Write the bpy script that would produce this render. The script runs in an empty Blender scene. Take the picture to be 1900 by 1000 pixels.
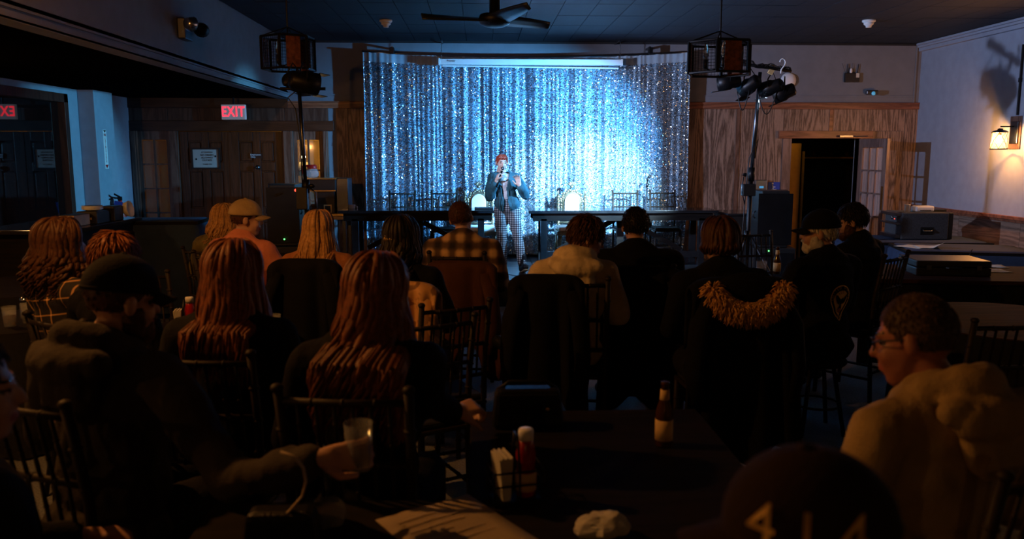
import bpy, bmesh, math, random
import numpy as np
from mathutils import Vector, Matrix, Euler, noise
from mathutils.bvhtree import BVHTree
random.seed(7); np.random.seed(7)
R_ = math.radians
scene = bpy.context.scene
COL = scene.collection
# ------------------------------------------------------------------ camera
CAM_H = 1.75; FOC = 1500.0
_th = math.atan(215 / FOC); _yaw = math.atan(60 * math.cos(_th) / FOC)
cF = Vector((math.sin(_yaw) * math.cos(_th), math.cos(_yaw) * math.cos(_th), -math.sin(_th)))
cR = Vector((math.cos(_yaw), -math.sin(_yaw), 0)); cU = cR.cross(cF)
cam_d = bpy.data.cameras.new('camera'); cam = bpy.data.objects.new('camera', cam_d); COL.objects.link(cam)
cam.matrix_world = Matrix(((cR.x, cU.x, -cF.x, 0), (cR.y, cU.y, -cF.y, 0), (cR.z, cU.z, -cF.z, CAM_H), (0, 0, 0, 1)))
cam_d.sensor_width = 36; cam_d.lens = FOC / 1900 * 36; cam_d.clip_start = .05
cam_d.dof.use_dof = True; cam_d.dof.focus_distance = 9.5; cam_d.dof.aperture_fstop = 2.8
scene.camera = cam
def at(px, py, Y):            # the point of the room at depth Y that the photograph shows at (px, py)
    d = cF + cR * ((px - 950) / FOC) + cU * ((500 - py) / FOC); return Vector((0, 0, CAM_H)) + d * (Y / d.y)
def atz(px, py, Z):
    d = cF + cR * ((px - 950) / FOC) + cU * ((500 - py) / FOC); return Vector((0, 0, CAM_H)) + d * ((Z - CAM_H) / d.z)
def atx(px, py, X):
    d = cF + cR * ((px - 950) / FOC) + cU * ((500 - py) / FOC); return Vector((0, 0, CAM_H)) + d * (X / d.x)
# ------------------------------------------------------------------ world, colour management
w = bpy.data.worlds.new('night'); scene.world = w; w.use_nodes = True
w.node_tree.nodes['Background'].inputs[0].default_value = (.35, .45, .7, 1)
w.node_tree.nodes['Background'].inputs[1].default_value = .0015
vs = scene.view_settings
scene.display_settings.display_device = 'sRGB'
vs.view_transform = 'Standard'; vs.look = 'None'; vs.gamma = 1; vs.use_curve_mapping = False; vs.exposure = 0.0
def lamp(name, kind, loc, energy, color, parent=None, target=None, **kw):
    l = bpy.data.lights.new(name, kind); l.energy = energy; l.color = color
    for k, v in kw.items(): setattr(l, k, v)
    o = bpy.data.objects.new(name, l); COL.objects.link(o); o.location = loc
    if target is not None: o.rotation_euler = (Vector(target) - Vector(loc)).to_track_quat('-Z', 'Y').to_euler()
    if parent: 
        mw = o.matrix_basis.copy(); o.parent = parent; o.matrix_parent_inverse = parent_matrix(parent).inverted(); o.matrix_basis = mw
    return o
def parent_matrix(p):
    m = Matrix.LocRotScale(p.location, p.rotation_euler, p.scale)
    return (parent_matrix(p.parent) @ p.matrix_parent_inverse @ m) if p.parent else m
# room measures
WY = 11.54; XL = -4.83; XR = 6.27; ZC = 3.29; SX = -2.65; SZ = 2.51; STZ = .31; YB = -3.5
# ------------------------------------------------------------------ materials
MATS = {}
def nodes(name):
    m = bpy.data.materials.new(name); m.use_nodes = True; MATS[name] = m
    nt = m.node_tree; return m, nt, nt.nodes['Principled BSDF']
def setc(s, c): s.default_value = (c[0], c[1], c[2], 1)
def M(name, c=None, rough=.6, metal=0, var=.25, scale=8, bump=0, bscale=60, spec=.5, emit=None, estr=0, trans=0, ior=1.45, alpha=1, sheen=0, stretch=(1, 1, 1), aniso=0):
    if c is None: return MATS[name]
    m, nt, b = nodes(name); N = nt.nodes; L = nt.links
    tc = N.new('ShaderNodeTexCoord'); mp = N.new('ShaderNodeMapping'); mp.inputs['Scale'].default_value = stretch
    L.new(tc.outputs['Object'], mp.inputs['Vector'])
    nz = N.new('ShaderNodeTexNoise'); nz.inputs['Scale'].default_value = scale; nz.inputs['Detail'].default_value = 4
    L.new(mp.outputs[0], nz.inputs['Vector'])
    rp = N.new('ShaderNodeValToRGB'); L.new(nz.outputs['Fac'], rp.inputs[0])
    rp.color_ramp.elements[0].position = .3; rp.color_ramp.elements[1].position = .7
    rp.color_ramp.elements[0].color = (*[x * (1 - var) for x in c], 1); rp.color_ramp.elements[1].color = (*[min(1, x * (1 + var)) for x in c], 1)
    L.new(rp.outputs[0], b.inputs['Base Color'])
    b.inputs['Roughness'].default_value = rough; b.inputs['Metallic'].default_value = metal
    b.inputs['Specular IOR Level'].default_value = spec; b.inputs['Transmission Weight'].default_value = trans; b.inputs['IOR'].default_value = ior
    b.inputs['Alpha'].default_value = alpha; b.inputs['Sheen Weight'].default_value = sheen
    if emit: setc(b.inputs['Emission Color'], emit); b.inputs['Emission Strength'].default_value = estr
    if bump:
        n2 = N.new('ShaderNodeTexNoise'); n2.inputs['Scale'].default_value = bscale; n2.inputs['Detail'].default_value = 3; L.new(mp.outputs[0], n2.inputs['Vector'])
        bp = N.new('ShaderNodeBump'); bp.inputs['Strength'].default_value = bump; bp.inputs['Distance'].default_value = .01
        L.new(n2.outputs['Fac'], bp.inputs['Height']); L.new(bp.outputs[0], b.inputs['Normal'])
    return m
def wood(name, c1, c2, axis='z', rough=.45, scale=1.0, spec=.5):
    m, nt, b = nodes(name); N = nt.nodes; L = nt.links
    tc = N.new('ShaderNodeTexCoord'); oi = N.new('ShaderNodeObjectInfo')
    mp = N.new('ShaderNodeMapping'); s = [9 * scale] * 3; s['xyz'.index(axis)] = .8 * scale; mp.inputs['Scale'].default_value = s
    cm = N.new('ShaderNodeVectorMath'); cm.operation = 'SCALE'; cm.inputs[0].default_value = (7, 13, 5); L.new(oi.outputs['Random'], cm.inputs['Scale'])
    ad = N.new('ShaderNodeVectorMath'); ad.operation = 'ADD'; L.new(tc.outputs['Object'], ad.inputs[0]); L.new(cm.outputs[0], ad.inputs[1])
    L.new(ad.outputs[0], mp.inputs['Vector'])
    n1 = N.new('ShaderNodeTexNoise'); n1.inputs['Scale'].default_value = .55; n1.inputs['Detail'].default_value = 1.5; L.new(mp.outputs[0], n1.inputs['Vector'])
    mu = N.new('ShaderNodeMath'); mu.operation = 'MULTIPLY'; mu.inputs[1].default_value = 60; L.new(n1.outputs['Fac'], mu.inputs[0])
    si = N.new('ShaderNodeMath'); si.operation = 'SINE'; L.new(mu.outputs[0], si.inputs[0])
    n2 = N.new('ShaderNodeTexNoise'); n2.inputs['Scale'].default_value = 14; n2.inputs['Detail'].default_value = 4; L.new(mp.outputs[0], n2.inputs['Vector'])
    m2 = N.new('ShaderNodeMath'); m2.operation = 'MULTIPLY_ADD'; m2.inputs[1].default_value = .22; L.new(si.outputs[0], m2.inputs[0]); L.new(n2.outputs['Fac'], m2.inputs[2])
    rp = N.new('ShaderNodeValToRGB'); L.new(m2.outputs[0], rp.inputs[0])
    rp.color_ramp.elements[0].position = .22; rp.color_ramp.elements[1].position = .72
    rp.color_ramp.elements[0].color = (*c1, 1); rp.color_ramp.elements[1].color = (*c2, 1)
    L.new(rp.outputs[0], b.inputs['Base Color']); b.inputs['Roughness'].default_value = rough; b.inputs['Specular IOR Level'].default_value = spec
    bp = N.new('ShaderNodeBump'); bp.inputs['Strength'].default_value = .15; bp.inputs['Distance'].default_value = .004; L.new(m2.outputs[0], bp.inputs['Height']); L.new(bp.outputs[0], b.inputs['Normal'])
    return m
def checks(name, base, line, period, width, rough=.85, soft=.3, axes=('X', 'Z'), rot=(0, 0, 0), line2=None):
    """woven check: two sets of stripes across the cloth"""
    m, nt, b = nodes(name); N = nt.nodes; L = nt.links
    tc = N.new('ShaderNodeTexCoord'); mp = N.new('ShaderNodeMapping'); mp.inputs['Rotation'].default_value = rot; L.new(tc.outputs['Object'], mp.inputs['Vector'])
    sp = N.new('ShaderNodeSeparateXYZ'); L.new(mp.outputs[0], sp.inputs[0]); outs = []
    for ax in axes:
        a = N.new('ShaderNodeMath'); a.operation = 'PINGPONG'; a.inputs[1].default_value = period / 2; L.new(sp.outputs[ax], a.inputs[0])
        r = N.new('ShaderNodeMapRange'); r.interpolation_type = 'SMOOTHSTEP'; r.inputs['From Min'].default_value = width / 2 * (1 + soft); r.inputs['From Max'].default_value = width / 2 * (1 - soft)
        L.new(a.outputs[0], r.inputs['Value']); outs.append(r)
    sm = N.new('ShaderNodeMath'); sm.operation = 'ADD'; L.new(outs[0].outputs[0], sm.inputs[0]); L.new(outs[1].outputs[0], sm.inputs[1])
    hv = N.new('ShaderNodeMath'); hv.operation = 'MULTIPLY'; hv.inputs[1].default_value = .5; L.new(sm.outputs[0], hv.inputs[0])
    rp = N.new('ShaderNodeValToRGB'); L.new(hv.outputs[0], rp.inputs[0]); e = rp.color_ramp.elements
    e[0].color = (*base, 1); e[1].color = (*line, 1); q = rp.color_ramp.elements.new(.5); q.color = (*(line2 or [x * .6 for x in line]), 1)
    L.new(rp.outputs[0], b.inputs['Base Color']); b.inputs['Roughness'].default_value = rough
    nz = N.new('ShaderNodeTexNoise'); nz.inputs['Scale'].default_value = 25; L.new(tc.outputs['Object'], nz.inputs['Vector'])
    bp = N.new('ShaderNodeBump'); bp.inputs['Strength'].default_value = .3; bp.inputs['Distance'].default_value = .01; L.new(nz.outputs['Fac'], bp.inputs['Height']); L.new(bp.outputs[0], b.inputs['Normal'])
    return m
# ------------------------------------------------------------------ mesh helpers
def rotm(e): return Euler(e).to_matrix() if e is not None else Matrix.Identity(3)
class MB:
    def __init__(s): s.v = []; s.f = []; s.mi = []; s.cm = 0
    def add(s, vs, fs):
        o = len(s.v); s.v += [tuple(v) for v in vs]; s.f += [tuple(i + o for i in f) for f in fs]; s.mi += [s.cm] * len(fs); return s
    def box(s, c, d, rot=None, taper=1.0):
        m = rotm(rot); c = Vector(c); P = []
        for z in (-.5, .5):
            k = taper if z > 0 else 1
            for x, y in ((-.5, -.5), (.5, -.5), (.5, .5), (-.5, .5)): P.append(c + m @ Vector((x * d[0] * k, y * d[1] * k, z * d[2])))
        return s.add(P, [(3, 2, 1, 0), (4, 5, 6, 7), (0, 1, 5, 4), (1, 2, 6, 5), (2, 3, 7, 6), (3, 0, 4, 7)])
    def bx(s, x0, x1, y0, y1, z0, z1): return s.box(((x0 + x1) / 2, (y0 + y1) / 2, (z0 + z1) / 2), (x1 - x0, y1 - y0, z1 - z0))
    def tube(s, pts, rad, n=8, flat=1.0, up=None, closed=False):
        pts = [Vector(p) for p in pts]; k = len(pts)
        if not hasattr(rad, '__len__'): rad = [rad] * k
        V = []; F = []; prev = None
        for i, p in enumerate(pts):
            if closed: t = pts[(i + 1) % k] - pts[i - 1]
            else: t = pts[min(i + 1, k - 1)] - pts[max(i - 1, 0)]
            if t.length < 1e-9: t = Vector((0, 0, 1))
            t.normalize()
            if prev is None:
                u = Vector(up) if up else (Vector((0, 0, 1)) if abs(t.z) < .9 else Vector((0, 1, 0)))
            else: u = prev
            u = (u - t * u.dot(t))
            if u.length < 1e-6: u = t.orthogonal()
            u.normalize(); prev = u; w_ = t.cross(u)
            for j in range(n):
                a = 2 * math.pi * j / n; V.append(p + (u * math.cos(a) * flat + w_ * math.sin(a)) * rad[i])
        for i in range(k if closed else k - 1):
            i2 = (i + 1) % k
            for j in range(n): F.append((i * n + j, i * n + (j + 1) % n, i2 * n + (j + 1) % n, i2 * n + j))
        if not closed: F.append(tuple(range(n - 1, -1, -1))); F.append(tuple((k - 1) * n + j for j in range(n)))
        return s.add(V, F)
    def cyl(s, p0, p1, r0, r1=None, n=12): return s.tube([p0, p1], [r0, r0 if r1 is None else r1], n)
    def lathe(s, prof, c=(0, 0, 0), n=16, axis='z', rot=None):
        V = []; F = []; m = rotm(rot); c = Vector(c)
        for r, h in prof:
            for j in range(n):
                a = 2 * math.pi * j / n; V.append(c + m @ Vector((r * math.cos(a), r * math.sin(a), h)))
        k = len(prof)
        for i in range(k - 1):
            for j in range(n): F.append((i * n + j, i * n + (j + 1) % n, (i + 1) * n + (j + 1) % n, (i + 1) * n + j))
        F.append(tuple(range(n - 1, -1, -1))); F.append(tuple((k - 1) * n + j for j in range(n)))
        return s.add(V, F)
    def prism(s, poly, depth, mat=None):      # polygon in local xz, extruded along y
        mat = mat or Matrix.Identity(4); k = len(poly)
        V = [mat @ Vector((x, -depth / 2, z)) for x, z in poly] + [mat @ Vector((x, depth / 2, z)) for x, z in poly]
        F = [tuple(range(k)), tuple(range(2 * k - 1, k - 1, -1))] + [(i, i + k, (i + 1) % k + k, (i + 1) % k) for i in range(k)]
        return s.add(V, F)
    def grid(s, fn, nu, nv, wrap=False):
        V = [fn(i / (nu if wrap else nu - 1), j / (nv - 1)) for j in range(nv) for i in range(nu)]; F = []
        for j in range(nv - 1):
            for i in range(nu if wrap else nu - 1): F.append((j * nu + i, j * nu + (i + 1) % nu, (j + 1) * nu + (i + 1) % nu, (j + 1) * nu + i))
        return s.add(V, F)
    def ell(s, c, r, n=12, m=8, rot=None):
        mt = rotm(rot); c = Vector(c)
        V = [c + mt @ Vector((0, 0, -r[2]))]
        for j in range(1, m):
            p = math.pi * j / m - math.pi / 2
            for i in range(n):
                a = 2 * math.pi * i / n; V.append(c + mt @ Vector((r[0] * math.cos(p) * math.cos(a), r[1] * math.cos(p) * math.sin(a), r[2] * math.sin(p))))
        V.append(c + mt @ Vector((0, 0, r[2]))); F = []
        for i in range(n): F.append((0, 1 + (i + 1) % n, 1 + i)); F.append((len(V) - 1, 1 + (m - 2) * n + i, 1 + (m - 2) * n + (i + 1) % n))
        for j in range(m - 2):
            for i in range(n): F.append((1 + j * n + i, 1 + j * n + (i + 1) % n, 1 + (j + 1) * n + (i + 1) % n, 1 + (j + 1) * n + i))
        return s.add(V, F)
    def mesh(s, name, mats, smooth=False, fix=False):
        me = bpy.data.meshes.new(name); me.from_pydata(s.v, [], s.f)
        for m in (mats if isinstance(mats, (list, tuple)) else [mats]): me.materials.append(m)
        if any(s.mi): me.polygons.foreach_set('material_index', s.mi)
        if smooth: me.polygons.foreach_set('use_smooth', [True] * len(me.polygons))
        if fix:
            b = bmesh.new(); b.from_mesh(me); bmesh.ops.recalc_face_normals(b, faces=b.faces); b.to_mesh(me); b.free()
        me.update(); return me
    def obj(s, name, mats, parent=None, smooth=False, bevel=0, fix=False, **kw):
        o = bpy.data.objects.new(name, s.mesh(name, mats, smooth, fix)); COL.objects.link(o)
        if parent: o.parent = parent
        if bevel: md = o.modifiers.new('bevel', 'BEVEL'); md.width = bevel; md.segments = 2; md.limit_method = 'ANGLE'
        for k, v in kw.items(): o[k] = v
        return o
def thing(name, label, cat, loc=(0, 0, 0), rz=0, group=None):
    o = bpy.data.objects.new(name, None); COL.objects.link(o); o.location = loc; o.rotation_euler = (0, 0, rz); o.empty_display_size = .1
    o['label'] = label; o['category'] = cat
    if group: o['group'] = group
    return o
def tag(o, label, cat, group=None):
    o['label'] = label; o['category'] = cat
    if group: o['group'] = group
    return o
def struct(o): o['kind'] = 'structure'; return o
def copy_tree(o, parent=None):
    c = o.copy(); COL.objects.link(c); c.parent = parent
    for ch in list(o.children): copy_tree(ch, c)
    return c
TMP = bpy.data.scenes.new('workbench_scene')
def evaluate(o):
    TMP.view_layers[0].update(); dg = TMP.view_layers[0].depsgraph; return bpy.data.meshes.new_from_object(o.evaluated_get(dg))
def text_mesh(body, size, depth=.002, bold=0):
    cu = bpy.data.curves.new('t', 'FONT'); cu.body = body; cu.size = size; cu.extrude = depth / 2; cu.align_x = 'CENTER'; cu.align_y = 'CENTER'; cu.resolution_u = 3; cu.offset = bold; cu.space_character = 1.12 if bold else 1.0
    o = bpy.data.objects.new('t', cu); TMP.collection.objects.link(o)
    me = evaluate(o); bpy.data.objects.remove(o); return me
def text(name, body, size, loc, rot, mat, parent=None, depth=.002, sx=1.0, bold=0):
    me = text_mesh(body, size, depth, bold); me.materials.clear(); me.materials.append(mat); me.name = name
    o = bpy.data.objects.new(name, me); COL.objects.link(o); o.location = loc; o.rotation_euler = rot; o.scale = (sx, 1, 1)
    if parent: o.parent = parent
    return o
# voxel fusion of overlapping volumes into one continuous skin
_ico = bmesh.new(); bmesh.ops.create_icosphere(_ico, subdivisions=2, radius=1); _ico.verts.index_update()
ICO_V = [v.co.copy() for v in _ico.verts]; ICO_F = [tuple(v.index for v in f.verts) for f in _ico.faces]; _ico.free()
def cap(p0, r0, p1, r1): return ('c', Vector(p0), r0, Vector(p1), r1)
def el(c, r, rot=None): return ('e', Vector(c), r, rot)
def xf(vols, mat):
    out = []
    for q in vols:
        if q[0] == 'c': out.append(('c', mat @ q[1], q[2], mat @ q[3], q[4]))
        else: out.append(('e', mat @ q[1], q[2], (mat.to_3x3() @ rotm(q[3])).to_euler()))
    return out
def fuse(vols, voxel=.012, smooth=4, inflate=0, deci=1.0, noise_amp=0, noise_scale=6):
    mb = MB()
    for q in vols:
        if q[0] == 'c':
            _, a, ra, b_, rb = q; ra += inflate; rb += inflate
            mb.add([a + v * ra for v in ICO_V], ICO_F); mb.add([b_ + v * rb for v in ICO_V], ICO_F)
            if (b_ - a).length > 1e-4: mb.tube([a, b_], [ra * .995, rb * .995], 14)
        else:
            _, c, r, rot = q; m = rotm(rot)
            mb.add([c + m @ Vector((v.x * (r[0] + inflate), v.y * (r[1] + inflate), v.z * (r[2] + inflate))) for v in ICO_V], ICO_F)
    me = mb.mesh('tmp', []) if False else mb.mesh('tmp', [None])
    o = bpy.data.objects.new('tmp', me); TMP.collection.objects.link(o)
    rm = o.modifiers.new('r', 'REMESH'); rm.mode = 'VOXEL'; rm.voxel_size = voxel; rm.use_smooth_shade = True
    if smooth: sm = o.modifiers.new('s', 'SMOOTH'); sm.factor = .5; sm.iterations = smooth
    if deci < 1: dm = o.modifiers.new('d', 'DECIMATE'); dm.ratio = deci
    out = evaluate(o)
    bpy.data.objects.remove(o); bpy.data.meshes.remove(me)
    if noise_amp:
        n = len(out.vertices); co = np.empty(n * 3); no = np.empty(n * 3); out.vertices.foreach_get('co', co); out.vertices.foreach_get('normal', no)
        co = co.reshape(-1, 3); no = no.reshape(-1, 3)
        h = np.array([noise.noise(Vector((c[0] * noise_scale, c[1] * noise_scale, c[2] * noise_scale * .55))) - .5 * abs(noise.noise(Vector((c[0] * noise_scale * 2.3 + 9, c[1] * noise_scale * 2.3, c[2] * noise_scale)))) for c in co])
        co += no * (h * noise_amp)[:, None]; out.vertices.foreach_set('co', co.ravel()); out.update()
    out.polygons.foreach_set('use_smooth', [True] * len(out.polygons))
    return out
def mobj(name, me, mats, parent=None):
    me.materials.clear()
    for m in (mats if isinstance(mats, (list, tuple)) else [mats]): me.materials.append(m)
    me.name = name; o = bpy.data.objects.new(name, me); COL.objects.link(o)
    if parent: o.parent = parent
    return o
# ================================================================== materials
M('paint_grey', (.17, .18, .21), .85, var=.06, bump=.05, bscale=120)
M('paint_blue', (.30, .34, .43), .8, var=.06, bump=.05, bscale=120)
M('carpet', (.17, .18, .19), .95, var=.35, scale=90, bump=.5, bscale=300)
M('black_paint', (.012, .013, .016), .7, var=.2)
M('ceiling_tile', (.010, .016, .030), .75, var=.15, scale=5, bump=.1, bscale=150)
M('black_metal', (.012, .012, .014), .42, .6, var=.2)
M('black_plastic', (.012, .012, .013), .45, var=.2)
M('black_cloth', (.006, .006, .007), .95, var=.3, scale=40, bump=.3, bscale=90)
M('chrome', (.6, .62, .65), .2, 1, var=.05)
M('steel_dark', (.15, .16, .18), .3, 1, var=.1)
M('white_plastic', (.75, .76, .78), .5, var=.04)
M('white_paper', (.55, .53, .48), .9, var=.05)
M('menu_paper', (.34, .27, .19), .9, var=.08)
M('rust', (.14, .045, .02), .8, .2, var=.5, scale=30, bump=.2)
M('brass', (.6, .42, .16), .35, 1, var=.2)
M('gold_carved', (.27, .24, .17), .35, .8, var=.3, scale=25)
M('ivory_fabric', (.78, .76, .74), .9, var=.05, bump=.2)
M('stage_top', (.018, .02, .024), .28, var=.35, scale=6, bump=.05, bscale=30)
M('dark_gloss_wood', (.016, .016, .018), .12, var=.3, scale=5)
M('navy_cloth', (.016, .034, .08), .85, var=.15, bump=.2, bscale=200)
M('glass', (.75, .8, .85), .04, var=.02, alpha=.16, spec=.8)
M('shade_thin', (.8, .75, .65), .05, var=.02, alpha=.06, spec=.6)
M('window_glass', (.004, .004, .005), .02, var=.05, spec=.5, ior=3.0, alpha=.7)
M('pane_glass', (.25, .2, .14), .05, var=.05, alpha=.3, spec=.8)
M('amber_glass', (.22, .06, .01), .05, trans=.8, var=.1)
M('red', (.5, .02, .02), .4, var=.1)
M('blue_sign', (.01, .05, .35), .4, var=.05)
M('white_ink', (.8, .82, .85), .6, var=.02)
M('black_ink', (.02, .02, .02), .7, var=.02)
M('exit_face', (.5, .52, .56), .5, var=.03, emit=(.8, .8, .9), estr=.1)
M('exit_red', (.8, .02, .03), .5, var=.02, emit=(1, .03, .06), estr=2.2)
M('led_green', (.05, .8, .1), .4, var=.02, emit=(.1, 1, .15), estr=4)
M('led_red', (.8, .05, .03), .4, var=.02, emit=(1, .08, .04), estr=2)
M('lens_blue', (.1, .5, .8), .2, var=.05, emit=(.12, .55, 1), estr=.25)
M('bulb', (1, .8, .5), .4, var=.02, emit=(1, .7, .32), estr=130)
M('bulb_off', (.9, .8, .6), .05, trans=.9, var=.02)
M('amber_wall', (.40, .22, .04), .8, var=.15)
M('cream_lamp', (.6, .55, .4), .7, var=.1)
M('grey_carpeted', (.045, .046, .052), .95, var=.3, scale=120, bump=.4, bscale=300)
M('ketchup', (.28, .01, .008), .25, var=.1)
M('cream_label', (.65, .45, .2), .8, var=.1)
M('beer_glass', (.05, .018, .004), .08, var=.1, spec=.7)
M('tan_box', (.45, .35, .25), .8, var=.15)
M('foil_gold', (.7, .45, .12), .22, 1, var=.2)
M('asphalt', (.03, .03, .032), .9, var=.3)
M('car_paint', (.02, .022, .03), .25, .3, var=.1)
M('stone_tan', (.25, .2, .14), .9, var=.3, scale=12)
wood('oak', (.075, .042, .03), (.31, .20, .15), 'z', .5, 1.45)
wood('oak_dark', (.03, .014, .010), (.085, .045, .032), 'z', .5)  # same oak, with the dimness of the left side put into its colour
wood('oak_rail_dark', (.018, .006, .004), (.05, .018, .010), 'x', .45)  # rail wood with the left side's shade put into its colour
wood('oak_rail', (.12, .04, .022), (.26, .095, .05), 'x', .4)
wood('door_wood', (.02, .0065, .004), (.06, .018, .010), 'z', .4)
wood('frame_wood', (.07, .032, .022), (.17, .088, .062), 'z', .42)
wood('french_wood', (.11, .065, .055), (.25, .155, .13), 'z', .4)
wood('wain', (.12, .075, .055), (.26, .17, .125), 'y', .55)
wood('black_chair_wood', (.010, .006, .004), (.016, .010, .007), 'z', .6, spec=.25)
wood('table_wood', (.022, .008, .004), (.055, .019, .009), 'x', .8, spec=.12)
wood('dark_table', (.006, .005, .005), (.011, .008, .007), 'x', .85, spec=.12)
GREY, BLUEW, OAK = M('paint_grey'), M('paint_blue'), M('oak')
BM, BP, BC = M('black_metal'), M('black_plastic'), M('black_cloth')
# ================================================================== the room
def sobj(mb, name, mat, parent=None, **kw):
    o = mb.obj(name, mat, parent, **kw)
    if not parent: struct(o)
    return o
floor = sobj(MB().bx(XL - .1, XR + .1, YB, WY + 1.6, -.1, 0), 'floor', M('carpet'))
ceil = sobj(MB().bx(SX, XR, YB, WY, ZC + .02, ZC + .12), 'ceiling', M('black_paint'))
tile_me = MB().box((0, 0, 0), (.345, .70, .02)).mesh('tile', M('ceiling_tile'))
for j in range(6):
    for i in range(25):
        x = SX + .19 + i * .352; y = WY - .37 - j * .71
        if x < XR - .17:
            o = bpy.data.objects.new('tile', tile_me); COL.objects.link(o); o.parent = ceil; o.location = (x, y, ZC + .01 + random.uniform(-.0015, .0015)); o.rotation_euler = (random.uniform(-.003, .003), 0, 0)
M('ceiling_black', (.003, .003, .0035), .95, var=.2, spec=0)
lowc = sobj(MB().bx(XL, SX, YB, WY, SZ, SZ + .1), 'ceiling_low', M('ceiling_black'))
sof = sobj(MB().bx(SX - .12, SX, YB, WY, SZ + .002, ZC + .1), 'wall_soffit', GREY)
sobj(MB().bx(SX, SX + .018, YB, WY, SZ - .012, SZ + .05).bx(SX, SX + .03, YB, WY, SZ + .05, SZ + .066).bx(SX - .13, SX + .018, YB, WY, SZ - .014, SZ + .001), 'trim_1', GREY)
# --- back wall with its two door openings
A0 = at(250, 300, WY).x; A1 = at(609, 300, WY).x; AZ = at(430, 243, WY).z
B0 = at(1466, 300, WY).x; B1 = at(1592, 300, WY).x; BZ = at(1530, 257, WY).z
RZ = at(1600, 203, WY).z; RZ2 = at(1600, 191, WY).z      # wooden rail bottom and top
wb = MB()
wb.bx(XL - .1, A0, WY, WY + .15, 0, ZC + .1).bx(A0, A1, WY, WY + .15, AZ, ZC + .1).bx(A1, B0, WY, WY + .15, 0, ZC + .1)
wb.bx(B0, B1, WY, WY + .15, BZ, ZC + .1).bx(B1, XR + .1, WY, WY + .15, 0, ZC + .1)
wall_b = sobj(wb, 'wall_back', GREY)
def panel(x0, x1, z0, z1, y=WY - .014, t=.016, m=OAK, name='panel', parent=wall_b): return MB().bx(x0, x1, y, y + t, z0, z1).obj(name, m, parent, bevel=.002)
# plywood panels, right of the curtain
pe = [2.75, at(1366, 300, WY).x, B0 - .13]
panel(pe[0], pe[1] - .003, .0, RZ); panel(pe[1] + .003, pe[2], .0, RZ)
xm = at(1541, 220, WY).x; TZ = at(1530, 243, WY).z
panel(pe[2] + .002, xm - .003, TZ, RZ); panel(xm + .003, B1 + .16, TZ, RZ)
xr2 = at(1672, 320, WY).x
panel(B1 + .13, xr2 - .003, 0, TZ - .002); panel(B1 + .163, xr2 - .003, TZ + .001, RZ); panel(xr2 + .003, XR, 0, RZ)
panel(pe[1] - .03, pe[1] + .03, 0, RZ, WY - .026, .012, M('frame_wood'), 'batten')
panel(xm - .025, xm + .025, TZ, RZ, WY - .026, .012, M('oak_rail'), 'batten')
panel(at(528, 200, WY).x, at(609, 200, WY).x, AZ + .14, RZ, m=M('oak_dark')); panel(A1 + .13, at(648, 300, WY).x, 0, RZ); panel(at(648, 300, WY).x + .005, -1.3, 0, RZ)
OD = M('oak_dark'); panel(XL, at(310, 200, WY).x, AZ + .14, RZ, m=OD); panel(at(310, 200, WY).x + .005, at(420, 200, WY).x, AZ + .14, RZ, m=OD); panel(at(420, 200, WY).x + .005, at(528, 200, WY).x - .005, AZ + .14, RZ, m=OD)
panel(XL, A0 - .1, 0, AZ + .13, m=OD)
sobj(MB().bx(SX, XR, WY - .04, WY, RZ, RZ2).bx(SX, XR, WY - .05, WY, RZ2 - .012, RZ2 + .004), 'trim_2', M('oak_rail'), bevel=.004)
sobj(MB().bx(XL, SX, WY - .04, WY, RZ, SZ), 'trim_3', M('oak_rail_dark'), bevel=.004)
zt = at(1600, 180, WY).z
sobj(MB().bx(SX, XR - .08, WY - .012, WY, zt, zt + .022).bx(SX, XR - .08, WY - .008, WY, RZ2, zt), 'trim_4', GREY, bevel=.003)
sobj(MB().bx(XR - .085, XR - .065, WY - .018, WY, RZ2, ZC), 'trim_5', GREY, bevel=.004)
sobj(MB().bx(SX, XR, WY - .02, WY, ZC - .03, ZC), 'trim_6', M('black_paint'), bevel=.004)
# door casing of the right doorway
dc = sobj(MB().bx(B0 - .13, B0, WY - .03, WY + .13, 0, BZ), 'trim_7', M('french_wood'), bevel=.004)
sobj(MB().bx(B0 - .2, B1 + .17, WY - .06, WY + .02, BZ, TZ), 'trim_8', M('oak_rail'), bevel=.004)
sobj(MB().bx(B1, B1 + .12, WY - .03, WY + .13, 0, BZ), 'trim_9', M('french_wood'), bevel=.004)
# the dark room behind the doorway
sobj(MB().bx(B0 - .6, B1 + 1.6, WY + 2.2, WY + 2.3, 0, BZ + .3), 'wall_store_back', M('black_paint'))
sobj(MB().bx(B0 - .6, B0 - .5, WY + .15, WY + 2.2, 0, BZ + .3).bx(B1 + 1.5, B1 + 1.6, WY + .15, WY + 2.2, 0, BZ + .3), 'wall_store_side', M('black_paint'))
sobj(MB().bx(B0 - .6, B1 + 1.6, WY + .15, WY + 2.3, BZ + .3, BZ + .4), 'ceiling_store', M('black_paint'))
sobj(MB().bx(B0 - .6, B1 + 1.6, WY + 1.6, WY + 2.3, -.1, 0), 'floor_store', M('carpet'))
ya = at(1466, 300, WY + .75).x; yb = at(1485, 300, WY + .75).x; yz = at(1475, 266, WY + .75).z
d4 = sobj(MB().bx(-.42, 0, -.02, .02, .01, yz), 'door_4', M('amber_wall'), bevel=.004); d4.location = (yb, WY + .75, 0)
MB().bx(.03, .055, -.03, .03, 0, yz - .12).obj('door_edge', M('amber_wall'), d4)
sh = at(1555, 291, WY + 1.8)
shelf = thing('wall_shelf', 'narrow shelf in the dark room beyond the doorway', 'shelf', (sh.x, WY + 2.06, sh.z))
MB().bx(-.55, .5, -.13, .13, -.03, 0).obj('board', M('amber_wall'), shelf); [MB().bx(x, x + .04, -.1, .13, -.13, -.03).obj('bracket', BM, shelf) for x in (-.4, .3)]
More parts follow.
